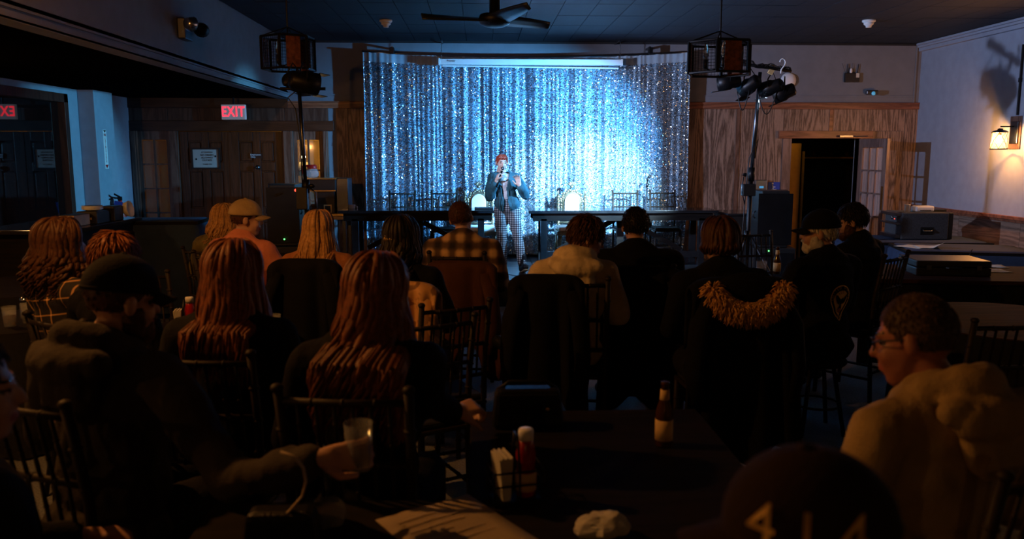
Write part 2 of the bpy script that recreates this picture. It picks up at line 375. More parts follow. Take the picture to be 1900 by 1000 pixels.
for i, dx in enumerate((-.32, -.02, .25)):
    tag(MB().lathe([(.03, 0), (.034, .02), (.045, .12), (.043, .12), (.03, .012)], n=14).obj('drinking_glass', M('amber_glass'), None, True), ['drinking glass on the dark room shelf, nearest the doorway casing', 'middle drinking glass on the shelf in the dark room', 'drinking glass on the dark room shelf, nearest the open door'][i], 'glass', 'glasses on the dark shelf').location = (sh.x + dx, WY + 2.02, sh.z + .001)
# open French door, hinged on the right jamb
hx, hy = B1 + .0, WY - .05; e1 = at(1647, 300, WY - .78)
ang = math.atan2(e1.y - hy, e1.x - hx); LW = math.hypot(e1.y - hy, e1.x - hx); LH = BZ - .02
fd = thing('door_5', '', ''); del fd['label']; del fd['category']; struct(fd); fd.location = (hx, hy, .01); fd.rotation_euler = (0, 0, ang)
FW = M('french_wood'); st = .1
MB().bx(0, st, -.022, .022, 0, LH).obj('stile', FW, fd, bevel=.003); MB().bx(LW - st, LW, -.022, .022, 0, LH).obj('stile', FW, fd, bevel=.003)
MB().bx(st, LW - st, -.022, .022, LH - .12, LH).obj('rail', FW, fd, bevel=.003); MB().bx(st, LW - st, -.022, .022, 0, .24).obj('rail', FW, fd, bevel=.003)
gx0, gx1, gz0, gz1 = st, LW - st, .24, LH - .12
for i in (1, 2):
    x = gx0 + (gx1 - gx0) * i / 3; MB().bx(x - .011, x + .011, -.018, .018, gz0, gz1).obj('muntin', FW, fd)
for i in (1, 2, 3, 4):
    z = gz0 + (gz1 - gz0) * i / 5; MB().bx(gx0, gx1, -.019, .019, z - .011, z + .011).obj('muntin', FW, fd)
pm = MB().box((0, 0, 0), ((gx1 - gx0) / 3 - .024, .004, (gz1 - gz0) / 5 - .024)).mesh('pane', M('glass'))
for i in range(3):
    for j in range(5):
        o = bpy.data.objects.new('pane', pm); COL.objects.link(o); o.parent = fd; o.location = (gx0 + (gx1 - gx0) * (i + .5) / 3, 0, gz0 + (gz1 - gz0) * (j + .5) / 5)
MB().bx(LW - .075, LW - .03, -.027, .027, .98, 1.3).obj('push_plate', M('brass'), fd, label='brass push plate'); MB().bx(LW - .001, LW + .003, -.012, .012, .75, .95).obj('latch_plate', M('chrome'), fd)
cl = at(1570, 253, WY - .1); tag(MB().box((0, 0, 0), (.2, .04, .03)).tube([(.08, 0, 0), (.16, -.1, 0), (.22, -.2, 0)], .007, 6).obj('door_closer', M('steel_dark'), None, bevel=.004), 'small steel door closer on the doorway header', 'door closer').location = cl
# --- left doors: header, casings, sidelights, six panel leaves
FRW, DW = M('frame_wood'), M('door_wood')
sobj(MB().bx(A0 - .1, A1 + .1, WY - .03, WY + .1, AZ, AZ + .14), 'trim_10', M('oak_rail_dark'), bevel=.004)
px = lambda p: at(p, 330, WY).x
def post(a, b, n, m=FRW): return sobj(MB().bx(px(a), px(b), WY - .035, WY + .1, 0, AZ).bx(px(a) + .02, px(b) - .02, WY - .048, WY - .03, 0, AZ), n, m, bevel=.004)
post(247, 260, 'trim_11'); post(318, 335, 'trim_12'); post(527, 547, 'trim_13'); post(600, 612, 'trim_14')
def sidelight(a, b, n, cols, rows, zb, glass):
    w_ = struct(bpy.data.objects.new(n, None)); COL.objects.link(w_); w_.location = (px(a), WY + .03, 0); W = px(b) - px(a)
    MB().bx(0, .045, -.02, .02, 0, AZ).obj('stile', FRW, w_); MB().bx(W - .045, W, -.02, .02, 0, AZ).obj('stile', FRW, w_)
    MB().bx(.045, W - .045, -.02, .02, AZ - .12, AZ).obj('rail', FRW, w_); MB().bx(.045, W - .045, -.02, .02, 0, zb).obj('rail', FRW, w_)
    x0, x1, z0, z1 = .045, W - .045, zb, AZ - .12
    for i in range(1, cols): x = x0 + (x1 - x0) * i / cols; MB().bx(x - .011, x + .011, -.018, .018, z0, z1).obj('muntin', FRW, w_)
    for j in range(1, rows): z = z0 + (z1 - z0) * j / rows; MB().bx(x0, x1, -.017, .017, z - .01, z + .01).obj('muntin', FRW, w_)
    for i in range(cols):
        for j in range(rows): MB().bx(x0 + (x1 - x0) * i / cols + .012, x0 + (x1 - x0) * (i + 1) / cols - .012, -.002, .002, z0 + (z1 - z0) * j / rows + .012, z0 + (z1 - z0) * (j + 1) / rows - .012).obj('pane', glass, w_)
    return w_
sidelight(260, 318, 'window_1', 2, 5, .25, M('pane_glass')); sidelight(547, 600, 'window_2', 2, 4, .25, M('pane_glass'))
def leaf(a, b, n, knob):
    d = struct(bpy.data.objects.new(n, None)); COL.objects.link(d); d.location = (px(a), WY + .03, .01); W = px(b) - px(a); Hh = AZ - .02
    MB().bx(0, W, .0, .03, 0, Hh).obj('core', DW, d)
    sw = .11; cw = .1; c0 = (W - cw) / 2
    for x0, x1 in ((0, sw), (W - sw, W), (c0, c0 + cw)): MB().bx(x0 + .001, x1 - .001, -.025, .0, 0, Hh).obj('stile', DW, d, bevel=.004)
    zs = [(0, .24), (.78, .98), (1.5, 1.62), (Hh - .13, Hh)]
    for z0, z1 in zs:
        for x0, x1 in ((sw, c0), (c0 + cw, W - sw)): MB().bx(x0, x1, -.025, 0, z0, z1).obj('rail', DW, d, bevel=.004)
    for (z0, z1) in ((.24, .78), (.98, 1.5), (1.62, Hh - .13)):
        for x0, x1 in ((sw, c0), (c0 + cw, W - sw)): MB().box(((x0 + x1) / 2, -.008, (z0 + z1) / 2), (x1 - x0 - .035, .016, z1 - z0 - .035)).obj('raised_panel', DW, d, bevel=.009)
    if knob: MB().lathe([(.012, 0), (.012, .02), (.03, .035), (.03, .055), (.012, .066)], (W * .52, -.03, 1.55), 14, rot=(R_(90), 0, 0)).obj('peephole', M('steel_dark'), d, True)
    return d
leaf(337, 430, 'door_1', False); d2 = leaf(431, 526, 'door_2', True)
MB().bx(px(430) - .02, px(430) + .02, WY - .0, WY + .006, 0, AZ - .02).obj('astragal', DW, wall_b)
lp = at(471, 289, WY - .02)
eo = thing('door_sign', 'tiny dark employees only plate on the right wooden door', 'sign', (lp.x + .03, WY - .001, lp.z))
MB().box((0, 0, 0), (.16, .006, .07)).obj('plate', BP, eo); text('lettering', 'Employees', .034, (-.01, -.0045, .014), (R_(90), 0, 0), M('white_ink'), eo); text('lettering', 'Only', .034, (-.045, -.0045, -.018), (R_(90), 0, 0), M('white_ink'), eo)
# vestibule behind the doors with an added lamp standing in for the amber sidelight reflection
sobj(MB().bx(A0 - .2, A1 + .2, WY + 1.5, WY + 1.6, 0, AZ + .3), 'wall_vestibule', M('amber_wall'))
sobj(MB().bx(A0 - .2, A0 - .1, WY + .15, WY + 1.5, 0, AZ + .3).bx(A1 + .1, A1 + .2, WY + .15, WY + 1.5, 0, AZ + .3), 'wall_vestibule_side', M('amber_wall'))
sobj(MB().bx(A0 - .2, A1 + .2, WY + .15, WY + 1.6, AZ + .3, AZ + .4), 'ceiling_vestibule', M('black_paint'))
vl = at(563, 278, WY + 1.0)
vt = thing('pane_glow_lamp', 'added lamp standing in for the amber reflection in the sidelight panes', 'lamp', (vl.x, WY + 1.0, 0))
MB().lathe([(.13, 0), (.13, .02), (.02, .04), (.02, 1.5)], n=14).obj('stand', BM, vt, True); MB().lathe([(.11, 1.42), (.07, 1.62), (.066, 1.62), (.105, 1.42)], n=18).obj('shade', M('cream_lamp'), vt, True); MB().ell((0, 0, 1.7), (.03, .03, .045)).obj('bulb', M('bulb'), vt, True)
lamp('pane_glow_light', 'POINT', (vl.x + .02, WY + .9, 1.75), 5, (1, .55, .14), shadow_soft_size=.04)
sb_ = thing('store_lamp', 'bare bulb fixture inside the dark room beyond the doorway', 'lamp', (B0 + .1, WY + .45, BZ + .3)); MB().lathe([(.05, -.0005), (.05, -.03), (.02, -.05)], n=14).obj('base', BP, sb_, True, fix=True); MB().ell((0, 0, -.09), (.03, .03, .04)).obj('bulb', M('bulb_off'), sb_, True)
lamp('store_light', 'POINT', (B0 + .1, WY + .45, BZ + .1), 1.2, (1, .62, .16), shadow_soft_size=.04)
# --- right wall
wall_r = sobj(MB().bx(XR, XR + .12, YB, WY, 0, ZC + .1), 'wall_right', BLUEW)
CR = 1.01
y1 = WY
while y1 > 0:
    MB().bx(XR - .014, XR + .001, max(0, y1 - 1.215), y1, 0, CR - .03).obj('panel', M('wain'), wall_r, bevel=.002); y1 -= 1.22
sobj(MB().bx(XR - .045, XR, YB, WY - .02, CR - .03, CR + .012).bx(XR - .03, XR, YB, WY - .02, CR - .06, CR - .03), 'trim_15', M('oak_rail'), bevel=.005)
sobj(MB().bx(XR - .05, XR, YB, WY - .0, ZC - .11, ZC - .06).bx(XR - .075, XR, YB, WY, ZC - .06, ZC - .03).bx(XR - .095, XR, YB, WY, ZC - .03, ZC), 'trim_16', BLUEW, bevel=.006)
# --- left wall with its window
wy1 = atx(131, 300, XL).y; wy0 = wy1 - 4.0; wz1 = atx(131, 176, XL).z; wz0 = .93
wl = MB().bx(XL - .12, XL, YB, wy0, 0, SZ + .1).bx(XL - .12, XL, wy1, WY, 0, SZ + .1).bx(XL - .12, XL, wy0, wy1, 0, wz0).bx(XL - .12, XL, wy0, wy1, wz1, SZ + .1)
wall_l = sobj(wl, 'wall_left', BLUEW)
cy1 = atx(152, 300, XL).y; cw = at(182, 300, cy1).x - XL
sobj(MB().bx(XL, XL + cw, cy1, cy1 + .5, 0, SZ), 'wall_pilaster', BLUEW, bevel=.004)
win = struct(bpy.data.objects.new('window_3', None)); COL.objects.link(win); win.location = (XL - .06, wy0, wz0); WW, WH = wy1 - wy0, wz1 - wz0
DKF = M('door_wood')
for a in ((0, .09, 0, WH), (WW - .09, WW, 0, WH), (0, WW, WH - .1, WH), (0, WW, 0, .08)): MB().bx(-.05, .085, a[0], a[1], a[2], a[3]).obj('window_frame', DKF, win, bevel=.004)
MB().bx(-.02, .03, WW * .47 - .02, WW * .47 + .02, .08, WH - .1).obj('mullion', DKF, win); MB().bx(-.03, .2, -.08, WW + .05, -.04, 0).obj('window_sill', DKF, win, bevel=.005)
MB().bx(-.004, .004, .09, WW * .47 - .02, .08, WH - .1).obj('pane', M('window_glass'), win); MB().bx(-.004, .004, WW * .47 + .02, WW - .09, .08, WH - .1).obj('pane', M('window_glass'), win)
# outside: parking lot, low wall, parked car
sobj(MB().bx(XL - 14, XL - .12, 2, WY + 16, -.2, -.1), 'ground', M('asphalt'))
ov = thing('boundary_wall', 'low tan stone wall outside, seen through the left window', 'wall', (XL - 6.5, 17.0, -.1)); MB().bx(-4, 4, -.15, .15, 0, 1.35).obj('wall_body', M('stone_tan'), ov); MB().bx(-4.05, 4.05, -.2, .2, 1.35, 1.45).obj('coping', M('stone_tan'), ov)
car = thing('parked_car', 'dark parked car outside beyond the left window', 'car', (XL - 3.6, 13.3, -.1), R_(15))
prof = [(-2.1, .3), (-2.15, .75), (-1.7, .88), (-1.0, .95), (-.45, 1.38), (.7, 1.4), (1.35, 1.0), (2.05, .9), (2.15, .55), (2.1, .3)]
MB().prism(prof, 1.7).obj('car_body', M('car_paint'), car, bevel=.08)
MB().prism([(-.85, .98), (-.42, 1.32), (.66, 1.34), (1.1, 1.0)], 1.72).obj('car_window', M('window_glass'), car)
for x in (-1.3, 1.3):
    for y in (-.8, .8): MB().lathe([(.05, -.1), (.3, -.1), (.33, -.07), (.33, .07), (.3, .1), (.05, .1)], (x, y, .33), 18, rot=(R_(90), 0, 0)).obj('wheel', BP, car, True)
for y in (-.6, .6): MB().ell((2.1, y, .68), (.06, .14, .08)).obj('headlamp', M('chrome'), car, True)
# back of the hall behind the photographer
sobj(MB().bx(XL, XR, YB - .1, YB, 0, ZC), 'wall_front', M('wain'))
# ================================================================== stage
SY = atz(960, 569, 0).y; SX0, SX1 = -1.75, 3.12
stg = thing('stage_platform', 'low black stage platform in front of the sequin curtain', 'stage', (0, 0, 0))
MB().bx(SX0, SX1, SY + .01, WY - .06, 0, STZ - .03).obj('riser', M('black_cloth'), stg)
n = 4
for i in range(n):
    for j in range(2):
        a = SX0 + (SX1 - SX0) * i / n; b = SX0 + (SX1 - SX0) * (i + 1) / n; ya_ = SY + (WY - .06 - SY) * j / 2; yb_ = SY + (WY - .06 - SY) * (j + 1) / 2
        MB().bx(a + .003, b - .003, ya_ + .003, yb_ - .003, STZ - .03, STZ).obj('deck_panel', M('stage_top'), stg, bevel=.003)
MB().bx(SX0, SX1, SY - .012, SY, STZ - .05, STZ - .004).obj('edge_trim', M('steel_dark'), stg)
# ================================================================== sequin curtain
CY = 11.28
cx0 = at(676, 280, CY).x; cx1 = at(1277, 280, CY).x; cz1 = at(676, 95, CY).z; cz0 = STZ + .04
def fold(u):
    return .014 * math.sin(u * 150 + 4 * math.sin(u * 17)) + .016 * math.sin(u * 53 + 1.3) + .007 * math.sin(u * 383 + 3 * math.sin(u * 31))
def ctop(u): return cz1 - .075 * (1 - abs(2 * u - .95) ** 2.0)
def cpt(u, v):
    flare = (1 - v) * .02 * (1 if u > .985 else 0)
    k = .55 + .45 * (1 - v)
    return Vector((cx0 + (cx1 - cx0) * u + .012 * math.sin(u * 90 + v * 2) + (.05 * (1 - v) ** 8 * -float(u > .98)), CY + fold(u) * k + .01 * math.sin(v * 9 + u * 40), cz0 + (ctop(u) - cz0) * v))
cur = thing('sequin_curtain', 'wide silvery blue sequin backdrop curtain hanging behind the stage', 'curtain', (0, 0, 0))
mcloth, nt, b = nodes('curtain_cloth'); N = nt.nodes; L = nt.links
tc = N.new('ShaderNodeTexCoord'); vo = N.new('ShaderNodeTexVoronoi'); vo.inputs['Scale'].default_value = 85; L.new(tc.outputs['Object'], vo.inputs['Vector'])
rp = N.new('ShaderNodeValToRGB'); L.new(vo.outputs['Color'], rp.inputs[0]); rp.color_ramp.elements[0].color = (.07, .14, .22, 1); rp.color_ramp.elements[1].color = (.24, .36, .48, 1)
L.new(rp.outputs[0], b.inputs['Base Color']); b.inputs['Roughness'].default_value = .5; b.inputs['Metallic'].default_value = .25
mseq, nt, b = nodes('sequin'); N = nt.nodes; L = nt.links
tc = N.new('ShaderNodeTexCoord'); nz = N.new('ShaderNodeTexNoise'); nz.inputs['Scale'].default_value = 60; L.new(tc.outputs['Object'], nz.inputs['Vector'])
rp = N.new('ShaderNodeValToRGB'); L.new(nz.outputs['Fac'], rp.inputs[0]); rp.color_ramp.elements[0].color = (.62, .74, .86, 1); rp.color_ramp.elements[1].color = (.95, .95, .92, 1)
L.new(rp.outputs[0], b.inputs['Base Color']); b.inputs['Roughness'].default_value = .17; b.inputs['Metallic'].default_value = 1
M('curtain_header', (.30, .38, .46), .7, var=.1)
MB().grid(lambda u, v: cpt(u, v * .955), 700, 14).obj('cloth', mcloth, cur, True)
MB().grid(lambda u, v: cpt(u, .955 + v * .045), 700, 3).obj('header_band', M('curtain_header'), cur, True, label='plain unsequinned top hem band')
NS = 95000
def cnp(u, v):
    fo = .014 * np.sin(u * 150 + 4 * np.sin(u * 17)) + .016 * np.sin(u * 53 + 1.3) + .007 * np.sin(u * 383 + 3 * np.sin(u * 31))
    top = cz1 - .075 * (1 - np.abs(2 * u - .95) ** 2.0)
    return np.stack([cx0 + (cx1 - cx0) * u + .012 * np.sin(u * 90 + v * 2) - .05 * (1 - v) ** 8 * (u > .98), CY + fo * (.55 + .45 * (1 - v)) + .01 * np.sin(v * 9 + u * 40), cz0 + (top - cz0) * v], 1)
u = np.random.rand(NS); v = np.random.rand(NS) * .955
p = cnp(u, v); q = cnp(u + .0008, v); tt = (q - p)[:, :2]; tt /= np.linalg.norm(tt, axis=1)[:, None]
nb = np.stack([tt[:, 1], -tt[:, 0], np.zeros(NS)], 1); nn = nb + np.random.randn(NS, 3) * np.array([.34, .2, .34]); nn /= np.linalg.norm(nn, axis=1)[:, None]
a_ = np.cross(nn, np.array([.3, .1, 1.0])); a_ /= np.linalg.norm(a_, axis=1)[:, None]; c_ = np.cross(nn, a_); sz_ = np.random.uniform(.0032, .0072, NS)[:, None]; p = p + nb * .008
V = np.stack([p + a_ * sz_, p + c_ * sz_, p - a_ * sz_, p - c_ * sz_], 1).reshape(-1, 3)
m_ = MB(); m_.v = V.tolist(); m_.f = np.arange(NS * 4).reshape(-1, 4).tolist(); m_.mi = [0] * NS
sq = m_.obj('sequins', mseq, cur); sq['kind'] = 'stuff'; sq['label'] = 'thousands of small glittering round sequins'
rod = thing('curtain_rod', 'thin metal rod holding the sequin curtain', 'rod', (0, 0, 0))
MB().tube([(cx0 + (cx1 - cx0) * i / 20, CY - .0 + .0, ctop(i / 20) + .006) for i in range(21)], .012, 8).obj('bar', M('steel_dark'), rod, True)
for p in (727, 1207):
    c = at(p, 92, CY - .02); MB().bx(c.x - .03, c.x + .03, CY - .045, CY + .03, c.z - .06, c.z + .03).obj('clamp', BM, rod, bevel=.006); MB().bx(c.x - .012, c.x + .012, CY + .0, WY, c.z + .02, c.z + .045).obj('bracket', M('steel_dark'), rod)
# projection screen case hung in front of the curtain
sc0 = at(815, 115, CY - .2); sc1 = at(1153, 118, CY - .2)
scr = thing('projector_screen_case', 'long white projector screen case hung across the curtain top', 'projector screen', (0, 0, 0))
zc = at(984, 116, CY - .2).z; Y0 = CY - .2
MB().bx(sc0.x, sc1.x, Y0 - .05, Y0 + .05, zc - .035, zc + .04).obj('case', M('white_plastic'), scr, bevel=.008)
for x in (sc0.x, sc1.x): MB().box((x, Y0, zc + .002), (.025, .115, .09)).obj('end_cap', M('white_plastic'), scr, bevel=.006)
MB().box(((sc0.x + sc1.x) / 2, Y0 - .01, zc - .062), (sc1.x - sc0.x - .08, .03, .018), rot=(0, R_(.55), 0)).obj('pull_bar', M('white_plastic'), scr, bevel=.004)
text('lettering', 'Premier', .035, (sc0.x + .16, Y0 - .052, zc + .012), (R_(90), 0, 0), M('black_ink'), scr)
for x in (sc0.x + .03, sc1.x - .02):
    ch = MB()
    for i in range(9):
        z = zc + .055 + i * .026; ch.tube([(x + .008 * math.cos(a) * (i % 2), Y0 + .008 * math.cos(a) * (1 - i % 2), z + .016 * math.sin(a)) for a in [k * math.pi / 4 for k in range(8)]], .0028, 5, closed=True)
    ch.tube([(x, Y0, zc + .275), (x, Y0 + .05, zc + .3), (x, WY, zc + .3)], .006, 6); ch.obj('chain', M('steel_dark'), scr, True)
# ================================================================== chairs: bamboo-style stacking chair
CW = M('black_chair_wood')
def bamboo(pts, r, rings=4):
    mb = MB(); mb.tube(pts, r, 8)
    for i in range(1, rings + 1):
        t = i / (rings + 1) * (len(pts) - 1); k = min(int(t), len(pts) - 2); p = Vector(pts[k]).lerp(Vector(pts[k + 1]), t - k); d = (Vector(pts[k + 1]) - Vector(pts[k])).normalized() * .006
        mb.tube([p - d, p, p + d], [r * .95, r * 1.35, r * .95], 8)
    return mb
def make_chair():
    t = thing('bamboo_chair', 'chair', 'chair')
    MB().box((0, 0, .445), (.39, .38, .025)).obj('seat', CW, t, bevel=.012); MB().box((0, 0, .47), (.36, .35, .035)).obj('seat_pad', BC, t, bevel=.016)
    for s in (-1, 1):
        bamboo([(s * .175, -.2, 0), (s * .175, -.175, .45), (s * .18, -.19, .72), (s * .185, -.24, 1.0)], .015, 6).obj('back_post', CW, t, True)
        MB().ell((s * .186, -.242, 1.005), (.019, .019, .014)).obj('finial', CW, t, True)
        bamboo([(s * .18, .19, 0), (s * .18, .17, .44)], .015, 3).obj('leg', CW, t, True)
        bamboo([(s * .177, -.19, .16), (s * .18, .18, .16)], .009, 2).obj('stretcher', CW, t, True)
    for z, y in ((.965, -.233), (.77, -.2), (.60, -.183)): bamboo([(-.18, y, z), (0, y - .012, z), (.18, y, z)], .011, 3).obj('back_rail', CW, t, True)
    for i in range(6):
        x = -.13 + .26 * i / 5; bamboo([(x, -.243, .96), (x, -.209, .775)], .006, 2).obj('spindle', CW, t, True); bamboo([(x, -.209, .765), (x, -.19, .605)], .006, 1).obj('spindle', CW, t, True)
    bamboo([(-.18, .18, .2), (.18, .18, .2)], .009, 2).obj('stretcher', CW, t, True); bamboo([(-.175, -.19, .2), (.175, -.19, .2)], .009, 2).obj('stretcher', CW, t, True)
    return t
CH = {'proto': None}
def chair(x, y, rz, label, s=1.0, z=0, group='bamboo-style chairs'):
    if CH['proto'] is None: c = CH['proto'] = make_chair()
    else: c = copy_tree(CH['proto'])
    c.location = (x, y, z); c.rotation_euler = (0, 0, rz); c.scale = (s, s, s); c['label'] = label; c['group'] = group; return c
for p, lb in ((745, 'dark chair on stage, leftmost behind the left black table'), (824, 'dark chair on stage between the leftmost chair and the left throne'), (1163, 'dark spindle chair on stage left of the microphone stand'), (1233, 'dark spindle chair on stage nearest the curtain right edge')):
    q = at(p, 380, 10.95); chair(q.x, 10.88, R_(180), lb, .93, STZ, 'chairs behind the stage tables')
# stage tables
def stage_table(pa, pb, label, y=10.42, flip=1):
    a = at(pa, 388, y).x; b = at(pb, 388, y).x; zt_ = at((pa + pb) / 2, 388, y).z
    t = thing('stage_table', label, 'table', ((a + b) / 2, y, STZ), 0, 'long black tables on the stage'); W = (b - a) / 2; h = zt_ - STZ; G = M('dark_gloss_wood')
    for i in range(3): MB().bx(-W, W, -.28 + i * .187, -.28 + (i + 1) * .187 - .003, h - .035, h).obj('plank', G, t, bevel=.003)
    MB().bx(-W + .06, W - .06, -.25, -.22, h - .13, h - .035).obj('apron', M('dark_table'), t); MB().bx(-W + .06, W - .06, .22, .25, h - .13, h - .035).obj('apron', M('dark_table'), t)
    for s in (-1, 1):
        for yy in (-.21, .21): MB().box((s * (W - .2), yy, (h - .1) / 2), (.08, .08, h - .1)).obj('leg', G, t, bevel=.004)
        MB().box((s * W * .36, 0, (h - .1) * .63), (W * .7, .06, .06), rot=(0, s * R_(28), 0)).obj('brace', M('dark_table'), t)
    MB().box((0, 0, (h - .1) / 2 + .1), (.085, .085, h - .3)).obj('centre_post', M('dark_table'), t); MB().bx(-W + .2, W - .2, -.24, -.18, .12, .2).obj('stretcher', G, t, bevel=.003)
    return t
stage_table(634, 921, 'long black table on stage left of the performer'); stage_table(978, 1322, 'long black table on stage right of the performer', 10.46)
tl = at(905, 385, 10.42); tag(MB().bx(-.12, .12, -.08, .08, 0, .02).obj('folder', BP, None, bevel=.003), 'thin dark folder lying on the left stage table', 'folder').location = (tl.x - .05, 10.42, at(777, 388, 10.42).z + .001)
# thrones
def throne(p, label):
    q = at(p, 385, 11.0); t = thing('throne_chair', label, 'chair', (q.x, 10.9, STZ), R_(180), 'ornate gold throne chairs'); G = M('gold_carved'); IV = M('ivory_fabric')
    zt_ = at(p, 333, 11.05).z - STZ; w_ = .17
    MB().bx(-.24, .24, -.2, .24, .36, .42).obj('seat_frame', G, t, bevel=.01); MB().box((0, .02, .445), (.44, .42, .06)).obj('seat_cushion', IV, t, bevel=.03)
    for s in (-1, 1):
        MB().lathe([(.02, 0), (.03, .02), (.018, .06), (.034, .14), (.018, .22), (.034, .3), (.034, .36)], (s * .2, .2, 0), 10).obj('leg', G, t, True)
        MB().tube([(s * .2, -.2, 0), (s * .2, -.19, .36)], .026, 8).obj('leg', G, t, True)
        tw = MB()     # twisted post
        for k in range(2): tw.tube([(s * .185 + .011 * math.cos(a_ * .9 + k * math.pi), -.2 + .011 * math.sin(a_ * .9 + k * math.pi), .42 + a_ * (zt_ - .26 - .42) / 30) for a_ in range(31)], .013, 6)
        tw.ell((s * .185, -.2, zt_ - .24), (.026, .026, .03)).lathe([(.02, 0), (.008, .03), (.014, .045), (.002, .075)], (s * .185, -.2, zt_ - .22), 8); tw.obj('twisted_post', G, t, True)
    fr = MB(); arch = [(.115 * math.cos(a), .115 * math.sin(a)) for a in [math.pi * i / 14 for i in range(15)]]
    pts = [(.115, -.2, .55)] + [(x, -.2, zt_ - .3 + z) for x, z in arch] + [(-.115, -.2, .55)]; fr.tube(pts, .018, 8); fr.tube([(-.18, -.2, .6), (.18, -.2, .6)], .018, 8); fr.tube([(-.18, -.2, .5), (.18, -.2, .5)], .016, 8); fr.obj('back_frame', G, t, True)
    cv = MB(); rr = random.Random(p)
    for i in range(17):      # carved leaves and scrolls round the arch
        a = math.pi * i / 16; R1 = .145 + .012 * math.sin(i * 2.1); x = R1 * math.cos(a); z = zt_ - .3 + R1 * math.sin(a)
        cv.ell((x, -.2, z), (.02, .016, .024), 8, 5, (0, -a + R_(40 * (-1) ** i), 0)); cv.tube([(x + .02 * math.cos(b_ + a) * (1 - b_ / 9), -.205, z + .02 * math.sin(b_ + a) * (1 - b_ / 9)) for b_ in [k * .7 for k in range(9)]], .0055, 5)
    for i in range(12): cv.ell(((-1) ** i * .14, -.2, .64 + (i // 2) * .035), (.014, .012, .02), 6, 5, (0, R_(30) * (-1) ** i, 0))
    cv.obj('carving', G, t, True, kind='stuff')
    cr = MB(); 
    for a in (-60, -30, 0, 30, 60): cr.ell((.035 * math.sin(R_(a)), -.2, zt_ - .085 + .03 * math.cos(R_(a))), (.013, .012, .035), 8, 5, (0, R_(a), 0))
    cr.ell((0, -.205, zt_ - .1), (.022, .018, .022)); cr.obj('crest', G, t, True)
    cu = MB(); cu.prism([(-.1, .6), (.1, .6)] + [(x * .87, zt_ - .3 + z * .87) for x, z in arch], .05, Matrix.Translation((0, -.185, 0))); cu.obj('back_cushion', IV, t, bevel=.012)
throne(888, 'gold carved throne with white cushion beside the performer'); throne(1062, 'gold carved throne with white cushion in the brightest curtain light')
# microphone stand
q = at(1198, 385, 11.05); t = thing('microphone_stand', 'black microphone stand before the curtain beside the spindle chairs', 'microphone stand', (q.x, 11.05, STZ)); ztm = at(1198, 326, 11.05).z - STZ
MB().lathe([(.1, .001), (.1, .015), (.03, .03), (.012, .05)], n=20).obj('base', BM, t, True); MB().cyl((0, 0, .04), (.015, 0, ztm - .06), .009, n=10).obj('pole', BM, t, True); MB().cyl((.01, 0, ztm - .16), (.015, 0, ztm - .1), .017, n=10).obj('clutch', BM, t, True)
MB().tube([(.015, 0, ztm - .06), (.02, -.02, ztm - .03)], .016, 8).tube([(.015, -.02, ztm - .025), (.045, -.05, ztm)], [.012, .02], 8).obj('clip', BP, t, True)
# ================================================================== ceiling fixtures
def chandelier(cxp, top, bot, Y, wpx, label, rz):
    c = at(cxp, (top + bot) / 2, Y); zt_ = at(cxp, top, Y).z; zb_ = at(cxp, bot, Y).z; h = zt_ - zb_; r = wpx / FOC * Y / 2
    t = thing('cage_chandelier', label, 'chandelier', (c.x, Y, zb_), rz, 'hexagonal cage chandeliers'); P = [(r * math.cos(R_(60 * i)), r * math.sin(R_(60 * i))) for i in range(6)]
    for z, n_ in ((0.008, 'frame_ring'), (h, 'frame_ring')): MB().tube([(x, y, z) for x, y in P], .011, 6, closed=True).obj(n_, BM, t)
    for i in range(6):
        x, y = P[i]; MB().box((x, y, h / 2), (.022, .022, h)).obj('frame_post', BM, t)
        x2, y2 = P[(i + 1) % 6]; a = Vector((x, y, 0)); b_ = Vector((x2, y2, 0))
        if i % 2 == 0:
            m_ = MB(); c_ = (a + b_) / 2; ang_ = math.atan2(y2 - y, x2 - x); m_.box((c_.x, c_.y, h / 2), (r * .52, .006, h - .02), rot=(0, 0, ang_)); m_.obj('rust_panel', M('rust'), t)
        m_ = MB()
        for k in range(1, 9): p = a.lerp(b_, k / 9); m_.box((p.x, p.y, h / 2), (.0028, .0028, h))
        for k in range(1, 10): m_.tube([a + Vector((0, 0, h * k / 10)), b_ + Vector((0, 0, h * k / 10))], .0014, 4)
        m_.obj('wire_mesh', BM, t)
    for i in range(3):
        a = R_(120 * i + 20); x, y = r * .42 * math.cos(a), r * .42 * math.sin(a)
        MB().cyl((x, y, h * .22), (x, y, h * .5), .02, n=10).obj('candle_sleeve', BP, t, True); MB().tube([(0, 0, h * .2), (x * .6, y * .6, h * .15), (x, y, h * .22)], .007, 6).obj('arm', BM, t, True)
        MB().lathe([(.01, 0), (.022, .03), (.024, .06), (.012, .12), (.002, .14)], (x, y, h * .5), 10).obj('bulb', M('bulb_off'), t, True)
    zc_ = ZC - zb_; MB().cyl((0, 0, h * .1), (0, 0, zc_ - .02), .008, n=8).lathe([(.06, zc_ - .03), (.06, zc_ - .0005)], n=16).obj('rod', BM, t)
    MB().tube([(P[0][0], P[0][1], h), (0, 0, h + .1), (P[3][0], P[3][1], h)], .006, 6).tube([(P[1][0], P[1][1], h), (0, 0, h + .1), (P[4][0], P[4][1], h)], .006, 6).obj('strap', BM, t)
chandelier(535, 70, 131, 8.0, 94, 'black wire cage chandelier with rust panels by the left soffit', R_(25)); chandelier(1335, 80, 139, 7.0, 120, 'black wire cage chandelier with rust panels beside the right light tree', R_(10))
hub = atz(918, 36, 2.93); fan = thing('ceiling_fan', 'black three-blade ceiling fan hanging above the stage front', 'ceiling fan', hub)
